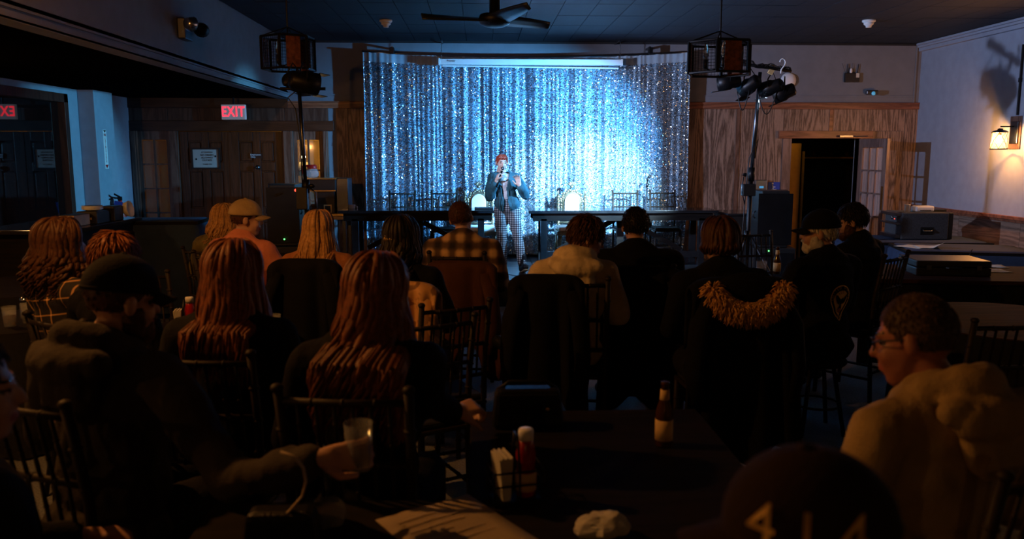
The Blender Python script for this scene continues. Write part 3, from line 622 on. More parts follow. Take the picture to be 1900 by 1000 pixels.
MB().lathe([(.05, .05), (.13, .04), (.15, -.0), (.13, -.04), (.08, -.065), (.01, -.07)], n=24).obj('motor', BM, fan, True, fix=True); MB().lathe([(.05, .05), (.045, ZC - hub.z - .08), (.08, ZC - hub.z - .05), (.08, ZC - hub.z - .001)], n=16).obj('downrod', BM, fan, True, fix=True)
M('fan_blade', (.02, .024, .03), .35, .1, var=.2)
for px_, py_ in ((781, 28), (1016, 43), (975, 7)):
    e = atz(px_, py_, 2.93) - hub; a = math.atan2(e.y, e.x); Lb = max(.55, math.hypot(e.x, e.y))
    bl = MB().grid(lambda u, v, Lb=Lb: Vector((.1 + (Lb - .1) * u, (v - .5) * (.19 * (1 - .8 * u ** 1.6)) + .03 * u * u, (v - .5) * -.05 - .01 * u)), 12, 4).obj('blade', M('fan_blade'), fan, True); bl.rotation_euler = (0, 0, a); md = bl.modifiers.new('s', 'SOLIDIFY'); md.thickness = .012
for p, lb in (((716, 42), 'white ceiling smoke detector left of the ceiling fan'), ((1612, 42), 'white ceiling smoke detector near the right wall')):
    q = atz(*p, ZC - .03); t = thing('smoke_detector', lb, 'smoke detector', (q.x, q.y, ZC), 0, 'ceiling smoke detectors')
    MB().lathe([(.075, -.001), (.075, -.02), (.06, -.03)], n=20).obj('base', M('white_plastic'), t, True, fix=True); MB().lathe([(.055, -.03), (.055, -.05), (.035, -.065), (.03, -.085), (.005, -.088)], n=20).obj('sensor', M('white_plastic'), t, True, fix=True)
# ================================================================== lighting stands
def par_can(t, c, aim, lens=M('black_plastic'), L=.22, r=.085, name='par_can'):
    c = Vector(c); d = (Vector(aim) - c).normalized(); q = d.to_track_quat('Z', 'Y').to_euler()
    o = MB().lathe([(r * .55, -L * .5), (r * .8, -L * .42), (r * .85, -L * .1), (r, 0), (r, L * .5), (r * .93, L * .5), (r * .93, L * .42)], c, 16, rot=q).obj(name, BM, t, True)
    MB().lathe([(r * .9, L * .40), (r * .9, L * .42)], c, 16, rot=q).obj('lens', lens, o); m3 = rotm(q); side = m3 @ Vector((1, 0, 0))
    MB().tube([c + side * (r + .012), c + side * (r + .015) + Vector((0, 0, .08)), c + Vector((0, 0, .17)), c - side * (r + .015) + Vector((0, 0, .08)), c - side * (r + .012)], .008, 6, flat=.5).obj('yoke', BM, o, True)
    mb = MB()
    for s in (-1, 1): mb.box(c + d * (L * .62) + m3 @ Vector((0, s * r * .95, 0)), (r * 1.7, .004, .09), rot=q)
    mb.obj('barn_door', BM, o)
    return c + d * (L * .55), d
lb_ = at(566, 300, 7.4); lst = thing('light_stand', 'black lighting stand beside the left loudspeaker', 'light stand', (lb_.x, 7.4, 0)); ztop = at(562, 160, 7.4).z
STM = M('steel_dark')
def stand_base(t, hubz, rad, rot):
    for i in range(3):
        a = rot + R_(120 * i); d = Vector((math.cos(a), math.sin(a), 0))
        MB().tube([Vector((0, 0, hubz)) + d * .04, d * rad + Vector((0, 0, .02))], .016, 8).obj('leg', BM, t, True); MB().tube([Vector((0, 0, hubz * .45)), d * rad * .5 + Vector((0, 0, hubz * .5))], .008, 6).obj('brace', BM, t, True); MB().ell(d * rad + Vector((0, 0, .018)), (.025, .025, .018)).obj('foot', BP, t, True)
    MB().cyl((0, 0, hubz - .05), (0, 0, hubz + .06), .035, n=12).obj('hub', BM, t, True)
stand_base(lst, .9, .6, .4)
MB().cyl((0, 0, .2), (0, 0, 1.5), .022, n=12).obj('lower_pole', BM, lst, True); MB().cyl((0, 0, 1.4), (-.03, 0, ztop), .017, n=12).obj('upper_pole', STM, lst, True); MB().cyl((0, 0, 1.4), (0, 0, 1.52), .032, n=12).ell((.05, 0, 1.46), (.03, .012, .02)).obj('collar', BM, lst, True)
pw = at(556, 330, 7.4); MB().box((-.03, -.02, 1.35), (.1, .08, .2)).obj('dimmer_box', BP, lst, bevel=.008); MB().tube([(.03, -.04, 1.45), (.09, -.05, 1.4), (.1, -.04, 1.15)], .012, 6).obj('hook_arm', STM, lst, True)
LC = at(563, 152, 7.4)
lens_pos, ld = par_can(lst, LC - lst.location, Vector((4.6, 10.9, 1.3)) - Vector(lst.location), M('lens_blue'), .26, .1)
par_can(lst, LC - lst.location + Vector((-.1, .06, .0)), Vector((1.2, 11.2, 1.2)) - lst.location, M('black_plastic'), .2, .075)
MB().tube([(-.2, .02, ztop - .02), (.2, .02, ztop - .02)], .014, 8).obj('cross_bar', BM, lst, True)
MB().tube([(-.02, -.02, ztop - .02), (-.12, -.04, ztop - .1), (-.06, -.03, ztop - .2), (-.03, -.02, ztop - .5), (-.025, -.02, 1.4)], .006, 5).obj('cable', BP, lst, True)
# right tree
rb_ = at(1386, 440, 8.8); rst = thing('light_tree', 'black lighting tree with a row of par cans right of the stage', 'light stand', (rb_.x, 8.8, 0)); rt = at(1408, 190, 8.8) - rst.location
hz = at(1386, 438, 8.8).z
stand_base(rst, hz, .5, R_(-30))
MB().cyl((0, 0, .2), (.02, 0, 1.6), .024, n=12).obj('lower_pole', BM, rst, True); MB().cyl((.02, 0, 1.55), (rt.x, 0, rt.z + .32), .019, n=12).obj('upper_pole', STM, rst, True); MB().cyl((.018, 0, 1.45), (.022, 0, 1.6), .035, n=12).ell((-.05, 0, 1.52), (.03, .012, .02)).obj('collar', BM, rst, True)
MB().box((-.02, -.04, at(1385, 352, 8.8).z), (.14, .09, .13)).obj('dimmer_box', BP, rst, bevel=.008); MB().tube([(-.08, -.05, 1.5), (-.1, -.06, 1.35), (-.06, -.06, 1.2)], .006, 6).obj('safety_cable', STM, rst, True)
b0 = at(1335, 112, 8.8) - rst.location; b1 = at(1468, 132, 8.65) - rst.location
MB().tube([b0, b1], .017, 10).obj('cross_bar', BM, rst, True)
rr = random.Random(3)
for k in range(5): MB().tube([b0.lerp(b1, i / 24) + Vector((rr.uniform(-.012, .012), rr.uniform(-.02, .02), .012 + rr.uniform(-.03, .035))) for i in range(25)], .0065, 5).obj('bundled_cable', BP, rst, True)
SPOTS = []
for (p, aim) in (((1353, 152), (-4.83, 9.9, 1.4)), ((1392, 158), (1.36, 11.3, .95)), ((1432, 162), (.55, 11.3, 1.5)), ((1455, 172), (.4, 10.0, 1.2))):
    c = at(*p, 8.75) - rst.location; SPOTS.append((par_can(rst, c, Vector(aim) - rst.location, L=.24, r=.085)[0] + rst.location, aim))
for p0, p1, dz in ((1375, 1384, .3), (1413, 1436, .36)):
    a = at(p0, 170, 8.7) - rst.location; b_ = at(p1, 165, 8.7) - rst.location; MB().tube([a.lerp(b_, i / 10) + Vector(((-1 + i / 5) * .04, 0, -dz * math.sin(math.pi * i / 10) * .7)) for i in range(11)], .006, 5).obj('cable_loop', BP, rst, True)
MB().tube([(rt.x - .01, -.03, rt.z), (rt.x - .03, -.04, rt.z - .6), (.06, -.05, 1.9), (-.03, -.06, 1.7), (-.05, -.06, 1.45), (-.08, -.05, .6), (-.1, -.04, .05)], .007, 5).obj('cable', BP, rst, True)
hk = at(1452, 120, 8.65) - rst.location; MB().tube([hk + Vector((.03 * math.cos(a) + .0, 0, .02 + .04 * math.sin(a))) for a in [R_(x) for x in range(170, -60, -20)]] + [hk + Vector((-.01, 0, -.05)), hk + Vector((-.015, 0, -.09))], .008, 6).obj('plastic_hook', M('white_plastic'), rst, True, label='white plastic hanger hook')
tpz = at(1432, 130, 8.7) - rst.location; MB().box(tpz, (.05, .03, .09), rot=(0, .5, 0)).obj('tape', M('cream_label'), rst, label='yellow tape tag')
# stage light from the cans
lamp('left_can_light', 'SPOT', lens_pos + lst.location, 800, (.55, .66, 1.0), target=(6.2, 10.6, 1.4), spot_size=R_(80), spot_blend=.7, shadow_soft_size=.05)
for (pos, aim), (e_, c_, sz, bl_) in zip(SPOTS, ((1500, (.10, .50, .82), 24, .6), (3700, (.55, .84, 1.0), 47, 1.0), (3600, (.12, .50, 1.0), 68, .9), (420, (.5, .75, 1.0), 50, 1.0))):
    lamp('par_can_light', 'SPOT', pos, e_, c_, target=aim, spot_size=R_(sz), spot_blend=bl_, shadow_soft_size=.06)
# ================================================================== loudspeakers
def speaker(x0p, x1p, topp, Y, label, sublabel, rz, zs, led):
    a = at(x0p, topp, Y); b_ = at(x1p, topp, Y); W = (b_.x - a.x); zt_ = a.z
    sb = thing('subwoofer', sublabel, 'speaker', ((a.x + b_.x) / 2, Y + .05, 0), rz, 'subwoofers under the loudspeakers')
    MB().box((0, 0, zs / 2), (W * 1.12, .5, zs)).obj('cabinet', BP, sb, bevel=.012); MB().box((0, -.253, zs / 2), (W * 1.0, .012, zs * .82)).obj('grille', BM, sb, bevel=.004)
    q = at(*led, Y - .22); MB().ell((q.x - sb.location.x, -.262, q.z), (.009, .006, .009), 10, 6).obj('indicator_led', M('led_green'), sb, True, label='small green light')
    t = thing('loudspeaker', label, 'speaker', ((a.x + b_.x) / 2, Y + .05, zs + .001), rz, 'loudspeakers beside the stage'); h = zt_ - zs
    MB().prism([(-W / 2, -.2), (W / 2, -.2), (W * .36, .2), (-W * .36, .2)], h - .006, Matrix.Translation((0, 0, h / 2)) @ Matrix.Rotation(R_(90), 4, 'X')).obj('cabinet', BP, t, bevel=.012, fix=True)
    MB().box((0, -.205, h / 2), (W * .9, .012, h * .9)).obj('grille', BM, t, bevel=.004)
    for s in (-1, 1): MB().tube([(s * W * .45, -.05, h * .5), (s * W * .5, -.05, h * .53), (s * W * .5, -.05, h * .6), (s * W * .44, -.05, h * .63)], .009, 6).obj('handle', BP, t, True)
    return t
speaker(492, 557, 341, 9.25, 'black loudspeaker in front of the wooden double doors', 'black subwoofer with green light under the left loudspeaker', R_(8), .72, (521, 444))
speaker(1402, 1470, 353, 9.75, 'tall black loudspeaker right of the lighting tree', 'black subwoofer with green light under the right loudspeaker', R_(-8), .62, (1433, 466))
q = at(557, 352, 9.2); tag(MB().ell((0, 0, 0), (.012, .008, .015)).lathe([(.016, 0), (.016, .01)], rot=(R_(90), 0, 0)).obj('pilot_light', M('led_red'), None, True), 'tiny red pilot light beside the left loudspeaker', 'light').location = (q.x - .02, 9.075, q.z)
# low black monitor / cart end beside the right stage table
q = at(1330, 400, 10.15); t = thing('equipment_case', 'low black equipment case at the right end of the stage', 'case', (3.5, 10.6, 0))
MB().box((0, 0, .48), (.62, .7, .96)).obj('body', BP, t, bevel=.015); MB().box((0, 0, .975), (.66, .74, .03)).obj('lid', M('dark_gloss_wood'), t, bevel=.008)
for s in (-1, 1): MB().box((s * .29, -.35, .48), (.03, .012, .9)).obj('corner_edge', STM, t)
# ================================================================== coffee corner
q = at(607, 398, 10.7); cz = at(600, 401, 10.6).z; ct = thing('serving_cart', 'narrow serving cart holding the coffee brewer', 'cart', (q.x - .03, 10.75, 0))
MB().box((0, 0, cz - .02), (.62, .5, .04)).obj('top', M('tan_box'), ct, bevel=.005)
for sx in (-1, 1):
    for sy in (-1, 1): MB().box((sx * .28, sy * .22, (cz - .04) / 2), (.04, .04, cz - .04)).obj('leg', STM, ct)
MB().box((0, 0, .25), (.56, .44, .03)).obj('shelf', STM, ct)
bx_ = at(607, 365, 10.7); zt_ = at(607, 331, 10.6).z; h = zt_ - cz; t = thing('coffee_brewer', 'black and steel double coffee brewer on the cart', 'coffee maker', (bx_.x, 10.75, cz + .001)); W = .48
MB().bx(-W / 2, W / 2, -.2, .2, 0, .035).obj('base', M('brass'), t, bevel=.005); MB().bx(-.1, W / 2 - .12, -.19, .18, .035, h * .66).obj('tower', BP, t, bevel=.006); MB().bx(-W / 2, W / 2 - .1, -.2, .2, h * .68, h - .012).obj('brew_head', BP, t, bevel=.008)
MB().bx(-W / 2, W / 2 - .09, -.21, .2, h - .012, h).obj('warmer_top', M('brass'), t, bevel=.003); MB().bx(-W / 2, W / 2 - .1, -.208, -.198, h * .66, h * .69).obj('trim_strip', M('brass'), t)
MB().bx(W / 2 - .1, W / 2 + .05, -.15, .19, .035, h).obj('side_housing', STM, t, bevel=.006); MB().bx(-.02, .08, -.194, -.19, .045, .15).obj('label_plate', M('cream_label'), t); MB().bx(-.005, .065, -.197, -.193, .06, .135).obj('label_print', M('black_ink'), t)
MB().lathe([(.03, 0), (.075, .02), (.085, .06), (.06, .11)], (-W * .33, -.02, .04), 16).obj('lower_pot', M('amber_glass'), t, True)
pp = at(576, 322, 10.6); t = thing('coffee_pot', 'glass coffee pot with red collar on the brewer', 'coffee pot', (pp.x, 10.72, zt_ + .002))
MB().lathe([(.045, 0), (.075, .02), (.088, .055), (.075, .1), (.055, .125), (.052, .125), (.07, .1), (.083, .055), (.07, .022), (.04, .004)], n=20).obj('bowl', M('glass'), t, True); MB().lathe([(.058, .12), (.062, .13), (.055, .17), (.05, .172)], n=20).obj('collar', M('red'), t, True); MB().tube([(-.055, 0, .16), (-.12, 0, .15), (-.13, 0, .1), (-.11, 0, .05)], .013, 8).obj('handle', M('red'), t, True)
cp = at(627, 384, 10.55); t = tag(MB().lathe([(.032, 0), (.045, .14), (.047, .145), (.042, .145), (.03, .006)], n=16).tube([(.044, 0, .13), (.07, 0, .12), (.066, 0, .06), (.037, 0, .04)], .007, 6).obj('plastic_jug', M('paint_blue'), None, True), 'pale blue plastic jug beside the coffee brewer', 'jug'); t.location = (bx_.x + .33, 10.62, cz + .001)
# ================================================================== wall fixtures
# EXIT sign under the low ceiling
q = at(434, 208, 11.37); t = thing('exit_sign', 'lit red EXIT sign hanging over the wooden double doors', 'exit sign', (q.x, 11.37, q.z), R_(-6))
MB().box((0, 0, 0), (.33, .06, .2)).obj('housing', M('exit_face'), t, bevel=.006); text('lettering', 'EXIT', .19, (0, -.032, 0), (R_(90), 0, 0), M('exit_red'), t, .004, .76, .003)
MB().cyl((0, 0, .1), (0, 0, SZ - q.z), .012, n=8).obj('stem', BM, t)
# emergency light on the soffit
q = atx(336, 55, SX); t = thing('emergency_light', 'twin emergency light mounted high on the left soffit', 'light', (SX, q.y, q.z))
MB().bx(.0005, .07, -.1, .1, -.09, .09).obj('housing', M('steel_dark'), t, bevel=.01)
for s in (-1, 1):
    MB().lathe([(.03, -.04), (.05, -.02), (.07, .03), (.066, .035)], (.13, s * .16, .03), 14, rot=(R_(-100), 0, R_(s * 25))).obj('lamp_head', BM if s > 0 else M('chrome'), t, True); MB().tube([(.05, s * .06, .03), (.13, s * .16, .03)], .012, 6).obj('arm', BM, t)
# router
q = at(1581, 144, WY - .03); t = thing('wifi_router', 'small black router with antennas on the upper wall', 'router', (q.x, WY, q.z))
MB().bx(-.105, .105, -.045, -.0005, -.065, .065).obj('body', BP, t, bevel=.008); MB().bx(.05, .095, -.047, -.044, .0, .06).obj('label_sticker', M('white_paper'), t)
for x, tx in ((-.07, -.065), (.075, .09), (-.09, -.15), (.02, .0)): MB().tube([(x, -.02, .06), (tx, -.02, .19 if x in (-.07, .075) else .2)], [.007, .005] if x in (-.07, .075) else .002, 6).obj('antenna', BP, t, True)
MB().ell((-.02, -.03, .09), (.02, .015, .04)).obj('plug', M('white_plastic'), t, True)
q = at(1618, 173, WY - .06); t = thing('security_camera', 'small security camera on the wall below the router', 'camera', (q.x, WY, q.z))
MB().box((-.0, -.06, .01), (.16, .09, .06), rot=(0, 0, R_(-15))).obj('body', STM, t, bevel=.014); MB().lathe([(.028, 0), (.028, .012), (.01, .016)], (.0, -.1, -.005), 16, rot=(R_(90), 0, 0)).obj('lens', M('lens_blue'), t, True); MB().cyl((0, 0, .0), (0, -.05, .01), .02, n=10).obj('mount', STM, t)
q = at(1464, 149, WY - .03); t = thing('wall_speaker_dome', 'round white device on the wall behind the light tree', 'wall device', (q.x, WY, q.z)); MB().lathe([(.105, .0005), (.105, .02), (.09, .045), (.03, .055)], n=24, rot=(R_(90), 0, 0)).obj('dome', M('white_plastic'), t, True); MB().lathe([(.11, .0005), (.11, .012)], n=24, rot=(R_(90), 0, 0)).obj('ring', M('white_plastic'), t, True)
q = at(1410, 345, WY - .05); t = thing('towel_dispenser', 'small steel dispenser on the wooden wall behind loudspeaker', 'dispenser', (q.x - .0, WY - .015, q.z)); MB().bx(-.085, .085, -.1, 0, -.12, .09).obj('case', M('chrome'), t, bevel=.012); MB().bx(-.03, .03, -.104, -.098, -.03, .0).obj('window', M('lens_blue'), t)
q = at(1432, 347, WY - .02); t = thing('accessible_sign', 'blue wheelchair access sign on the wall beside doorway', 'sign', (q.x + .03, WY - .015, q.z - .03)); MB().bx(-.085, .085, -.006, 0, -.11, .1).obj('plate', M('blue_sign'), t)
ws = MB().tube([(-.02, -.008, .06), (-.01, -.008, .0), (.035, -.008, -.005), (.05, -.008, -.06), (.07, -.008, -.055)], .006, 6).tube([(-.01, -.008, .03), (.02, -.008, .03)], .005, 6).tube([(-.008 + .04 * math.cos(a), -.008, -.04 + .04 * math.sin(a)) for a in [R_(x) for x in range(110, 350, 20)]], .006, 6).ell((-.02, -.008, .08), (.013, .004, .013), 10, 6); ws.obj('wheelchair_symbol', M('white_ink'), t)
# framed notice on the left door
q = at(382, 294, WY); t = thing('framed_notice', 'black framed paper notice hung on the left wooden door', 'notice', (q.x, WY + .005, q.z)); W, Hn = .165, .125
MB().bx(-W - .012, W + .012, -.012, -.002, -Hn, Hn).obj('paper', M('white_paper'), t)
for a in ((-W - .03, W + .03, Hn, Hn + .022), (-W - .03, W + .03, -Hn - .022, -Hn), (-W - .03, -W - .008, -Hn, Hn), (W + .008, W + .03, -Hn, Hn)): MB().bx(a[0], a[1], -.022, 0, a[2], a[3]).obj('frame_strip', BP, t, bevel=.002)
for i, (s_, z, tx) in enumerate(((.028, .085, 'ATTENTION'), (.034, .045, 'NO DRINKS'), (.034, .01, 'ALLOWED'), (.034, -.025, 'OUTSIDE'), (.022, -.08, 'THANK YOU'))): text('lettering', tx, s_, (.02, -.0135, z), (R_(90), 0, 0), M('black_ink'), t, .001)
for x, z in ((-.13, -.01), (.135, .03)): MB().bx(x - .01, x + .01, -.0145, -.0125, z - .013, z + .013).obj('printed_icon', M('black_ink'), t)
# fire extinguisher and its sign on the pilaster
PXF = XL + cw; q = atx(193, 277, PXF); t = thing('extinguisher_sign', 'tall narrow FIRE EXTINGUISHER arrow sign on the left pilaster', 'sign', (PXF, cy1 + .22, q.z)); zh = .24
MB().bx(.0005, .004, -.045, .045, -zh, zh).obj('plate', M('white_ink'), t); fs = 'FIRE'
text('lettering', 'FIRE', .045, (.0055, 0, zh - .065), (R_(90), 0, R_(90)), M('red'), t, .001, .8)
for i, ch in enumerate('EXTINGUISHER'): text('lettering', ch, .034, (.0055, 0, zh - .11 - i * .0255), (R_(90), 0, R_(90)), M('red'), t, .001)
MB().prism([(-.04, -zh + .05), (.04, -zh + .05), (0, -zh + .005)], .002, Matrix.Translation((.005, 0, 0)) @ Matrix.Rotation(R_(90), 4, 'Z')).obj('arrow', M('red'), t); MB().prism([(-.04, zh - .005), (.04, zh - .005), (0, zh - .035)], .002, Matrix.Translation((.005, 0, 0)) @ Matrix.Rotation(R_(90), 4, 'Z')).obj('arrow', M('black_ink'), t)
q = at(208, 395, cy1 + .3); t = thing('fire_extinguisher', 'red fire extinguisher with black hose by the left pilaster', 'fire extinguisher', (PXF + .10, cy1 + .3, at(205, 392, cy1 + .3).z - .32))
MB().lathe([(.06, 0), (.068, .02), (.068, .36), (.05, .41), (.022, .44), (.022, .46)], n=18).obj('cylinder', M('red'), t, True); MB().box((0, 0, .48), (.035, .05, .05)).tube([(0, 0, .5), (-.02, -.1, .54)], .012, 6).tube([(0, 0, .49), (-.02, -.1, .49)], .01, 6).obj('valve', BM, t); MB().tube([(-.02, 0, .48), (-.08, -.03, .5), (-.1, -.05, .4), (-.09, -.05, .2), (-.08, -.05, .08)], .012, 8).obj('hose', BP, t, True); MB().box((.0, -.075, .38), (.1, .004, .14), rot=(0, .2, 0)).obj('inspection_tag', M('blue_sign'), t); MB().bx(-.1, -.06, -.03, .03, .2, .26).obj('bracket', BM, t)
# ================================================================== wall sconces
def sconce(x, y, z, facing, label, energy, group='lantern wall sconces'):
    t = thing('wall_sconce', label, 'wall lamp', (x, y, z), facing, group)      # local +y points out from the wall
    MB().bx(-.07, .07, .0005, .03, -.13, .13).obj('back_plate', M('steel_dark'), t, bevel=.006); MB().bx(-.10, .10, .0002, .014, -.19, .19).obj('wood_mount', M('frame_wood'), t, bevel=.004)
    MB().tube([(0, .03, .07), (0, .19, .07)], .008, 8).obj('arm', BM, t); MB().lathe([(.088, .05), (.088, .058), (.06, .075), (.03, .08), (.03, .095), (.006, .1)], (0, .19, -.05), 18).obj('cap', M('steel_dark'), t, True)
    MB().lathe([(.086, -.14), (.078, .05), (.076, .05), (.084, -.14)], (0, .19, -.05), 22).obj('shade_glass', M('shade_thin'), t, True, fix=True); MB().tube([(.09 * math.cos(a), .19 + .09 * math.sin(a), -.19) for a in [k * math.pi / 9 for k in range(18)]], .007, 6, closed=True).obj('bottom_ring', BM, t, True)
    for i in range(5):
        a0 = 2 * math.pi * i / 5; a1 = a0 + 2 * math.pi / 5
        MB().tube([(.084 * math.cos(a0), .19 + .084 * math.sin(a0), 0), (.089 * math.cos((a0 + a1) / 2), .19 + .089 * math.sin((a0 + a1) / 2), -.09), (.092 * math.cos(a1), .19 + .092 * math.sin(a1), -.188)], .0028, 4).tube([(.084 * math.cos(a1), .19 + .084 * math.sin(a1), 0), (.089 * math.cos((a0 + a1) / 2), .19 + .089 * math.sin((a0 + a1) / 2), -.09), (.092 * math.cos(a0), .19 + .092 * math.sin(a0), -.188)], .0028, 4).obj('cross_wire', BM, t)
    MB().cyl((0, .19, 0), (0, .19, -.03), .016, n=10).obj('socket', BM, t); MB().lathe([(.01, 0), (.024, -.03), (.028, -.055), (.018, -.08), (.002, -.088)], (0, .19, -.03), 14).obj('bulb', M('bulb'), t, True, fix=True)
    m = Matrix.LocRotScale(Vector((x, y, z)), Euler((0, 0, facing)), None); lamp('sconce_light', 'POINT', m @ Vector((0, .25, -.075)), energy, (1.0, .38, .08), shadow_soft_size=.03)
    return t
q = atx(1885, 246, XR); sconce(XR, q.y, q.z, R_(90), 'lit lantern wall sconce on the right wall by the blue tables', 55)
cnd = atx(1897, 180, XR); tag(MB().cyl((0, 0, .2), (0, 0, 1.0), .014, n=8).box((0, 0, .6), (.03, .03, .05)).obj('conduit', BM, None), 'thin dark conduit running above the wall sconce', 'conduit').location = (XR - .016, q.y - .02, q.z)
# further sconces of the hall, beside and behind the photographer
sconce(XL, .8, 2.0, R_(-90), 'lantern wall sconce on the left wall beside the photographer', 40); sconce(SX, 3.15, 2.85, R_(-90), 'lantern wall sconce on the soffit above the left tables', 160); sconce(XL, 6.2, 2.0, R_(-90), 'lantern wall sconce on the left wall beside the check jacket woman', 26)
sconce(XR, 5.6, 2.0, R_(90), 'lantern wall sconce on the right wall, next one nearer the photographer', 2); sconce(XR, 1.6, 2.0, R_(90), 'lantern wall sconce on the right wall beside the photographer', 4); sconce(-.6, YB, 2.1, 0, 'lantern wall sconce on the rear wall behind the photographer', 9)
# ================================================================== tables at the right wall
def cloth_table(cx, cy, w_, d, h, rz, label, mat, drop=.62, seed=1, group=None):
    t = thing('clothed_table', label, 'table', (cx, cy, 0), rz, group); MB().box((0, 0, h - .02), (w_ - .02, d - .02, .03)).obj('tabletop', M('dark_table'), t)
    for sx in (-1, 1):
        for sy in (-1, 1): MB().box((sx * (w_ / 2 - .08), sy * (d / 2 - .08), (h - .03) / 2), (.035, .035, h - .03)).obj('leg', STM, t)
    r = random.Random(seed); ph = r.uniform(0, 6)
    def fn(u, v):
        a = u * 2 * math.pi; c, s = math.cos(a), math.sin(a); k = 1 / max(abs(c), abs(s)); k = min(k, 1.35); x, y = c * k * w_ / 2, s * k * d / 2
        if v < .3: return Vector((x * v / .3, y * v / .3, h + .004))
        z = (v - .3) / .7; f = 1 + z * (.03 + .035 * math.sin(u * 70 + ph + 2 * math.sin(u * 13))); return Vector((x * f, y * f, h + .004 - drop * z))
    MB().grid(fn, 220, 12, True).obj('tablecloth', mat, t, True); return t
cloth_table(5.15, 9.45, 1.55, .85, .74, R_(-6), 'blue clothed table holding the grey equipment rack', M('navy_cloth'), .7, 2); cloth_table(5.2, 8.5, 1.3, .8, .74, R_(-14), 'blue clothed table along the right wall, nearest the sconce', M('navy_cloth'), .68, 3)
q = at(1698, 448, 9.45); zr = at(1698, 394, 9.4).z - .745; W = 96 / FOC * 9.45; t = thing('equipment_rack', 'grey carpeted equipment rack case with side handle on blue table', 'rack case', (q.x, 9.5, .748), R_(-4))
MB().bx(-W / 2 + .06, W / 2, -.22, .26, 0, zr).obj('case_body', M('grey_carpeted'), t, bevel=.012); MB().bx(W / 2 + .001, W / 2 + .06, -.2, .24, 0, zr).obj('lid', BP, t, bevel=.012); MB().bx(-W / 2, -W / 2 + .058, -.2, .25, .01, .05).bx(-W / 2, -W / 2 + .058, -.2, .25, zr * .55, zr * .62).bx(-W / 2, -W / 2 + .058, -.2, .25, zr - .04, zr - .005).obj('rack_unit', STM, t, bevel=.004); MB().ell((-W / 2 - .006, -.1, zr * .8), (.012, .02, .02)).obj('knob', M('chrome'), t, True); MB().ell((-W / 2 - .004, -.16, zr * .76), (.006, .006, .006)).obj('indicator_led', M('led_red'), t, True)
MB().box((0.05, -.222, zr * .32), (.15, .008, .09)).obj('handle_plate', BM, t, bevel=.004); MB().tube([(-.0, -.228, zr * .32 + .025), (.0, -.25, zr * .32), (.1, -.25, zr * .32), (.1, -.228, zr * .32 + .025)], .008, 6).obj('handle', STM, t, True)
tz = .748 + zr + .002
t = thing('white_adapter_box', 'rounded white plastic box lying on the equipment rack', 'box', (q.x + .06, 9.45, tz), R_(6)); MB().box((0, 0, .035), (.24, .12, .07)).obj('body', M('white_plastic'), t, bevel=.02); MB().box((.0, -.061, .02), (.14, .004, .01)).obj('slot', BP, t)
t = tag(MB().lathe([(.03, 0), (.03, .075), (.033, .08), (.033, .09), (.005, .09)], n=16).obj('white_jar', M('white_plastic'), None, True), 'small white jar on the rack left of the white box', 'jar'); t.location = (q.x - .14, 9.42, tz)
t = thing('black_laptop', 'closed black laptop lying at the rack top right', 'laptop', (q.x + .24, 9.6, tz)); MB().bx(-.1, .13, -.13, .1, 0, .014).obj('base', BP, t, bevel=.004); MB().bx(-.1, .13, -.13, .1, .015, .024).obj('lid', BP, t, bevel=.004)
pz = .746
def sheet(x, y, z, w_, d, rz, label, lift=.0, name='paper_sheet', group=None):
    o = MB().grid(lambda u, v: Vector(((u - .5) * w_, (v - .5) * d, .001 + lift * max(0, u - .55) * (1 - v) + .003 * math.sin(u * 5 + v * 3) ** 2)), 8, 8).obj(name, M('white_paper'), None, True); md = o.modifiers.new('s', 'SOLIDIFY'); md.thickness = .0012; md.offset = 1
    o.location = (x, y, z); o.rotation_euler = (0, 0, rz); return tag(o, label, 'paper', group)
a = atz(1695, 458, pz); sheet(a.x, a.y, pz, .26, .3, .5, 'loose paper sheet on the blue cloth left of the curled sheet', 0); a = atz(1722, 459, pz); sheet(a.x, a.y, pz + .003, .26, .3, -.3, 'curled paper sheet on the blue cloth before the rack', .16)
# dark table with the flat black case
t = thing('dark_table', 'dark table at the right holding a flat black case', 'table', (4.05, 6.75, 0), R_(-10)); MB().box((0, 0, .72), (1.75, .95, .035)).obj('tabletop', M('table_wood'), t, bevel=.006)
for sx in (-1, 1):
    for sy in (-1, 1): MB().box((sx * .78, sy * .4, .35), (.05, .05, .7)).obj('leg', BM, t)
MB().grid(lambda u, v: Vector(((u - .5) * 1.7, -.44 - .012 * math.sin(u * 60), .70 - .68 * v)), 60, 4).obj('skirt', M('black_cloth'), t, True)
TT = .7385
a = at(1752, 500, 6.7); t = thing('flat_case', 'flat black hard case lying on the dark table', 'case', (a.x, 6.72, TT), R_(-8)); MB().box((0, 0, .035), (.6, .42, .07)).obj('lower_shell', BP, t, bevel=.01); MB().box((0, 0, .1), (.6, .42, .055)).obj('lid', BP, t, bevel=.01); MB().tube([(-.06, -.212, .07), (-.05, -.235, .07), (.05, -.235, .07), (.06, -.212, .07)], .009, 6).obj('handle', BP, t)
for x in (-.2, .2): MB().box((x, -.213, .07), (.04, .008, .035)).obj('latch', STM, t)
a = atz(1808, 505, TT); t = thing('media_player', 'small silver edged black box right of the flat case', 'device', (a.x + .02, a.y + .05, TT), R_(-8)); MB().box((0, 0, .035), (.17, .2, .07)).obj('body', STM, t, bevel=.006); MB().box((0, -.102, .035), (.14, .004, .04)).obj('front', BP, t)
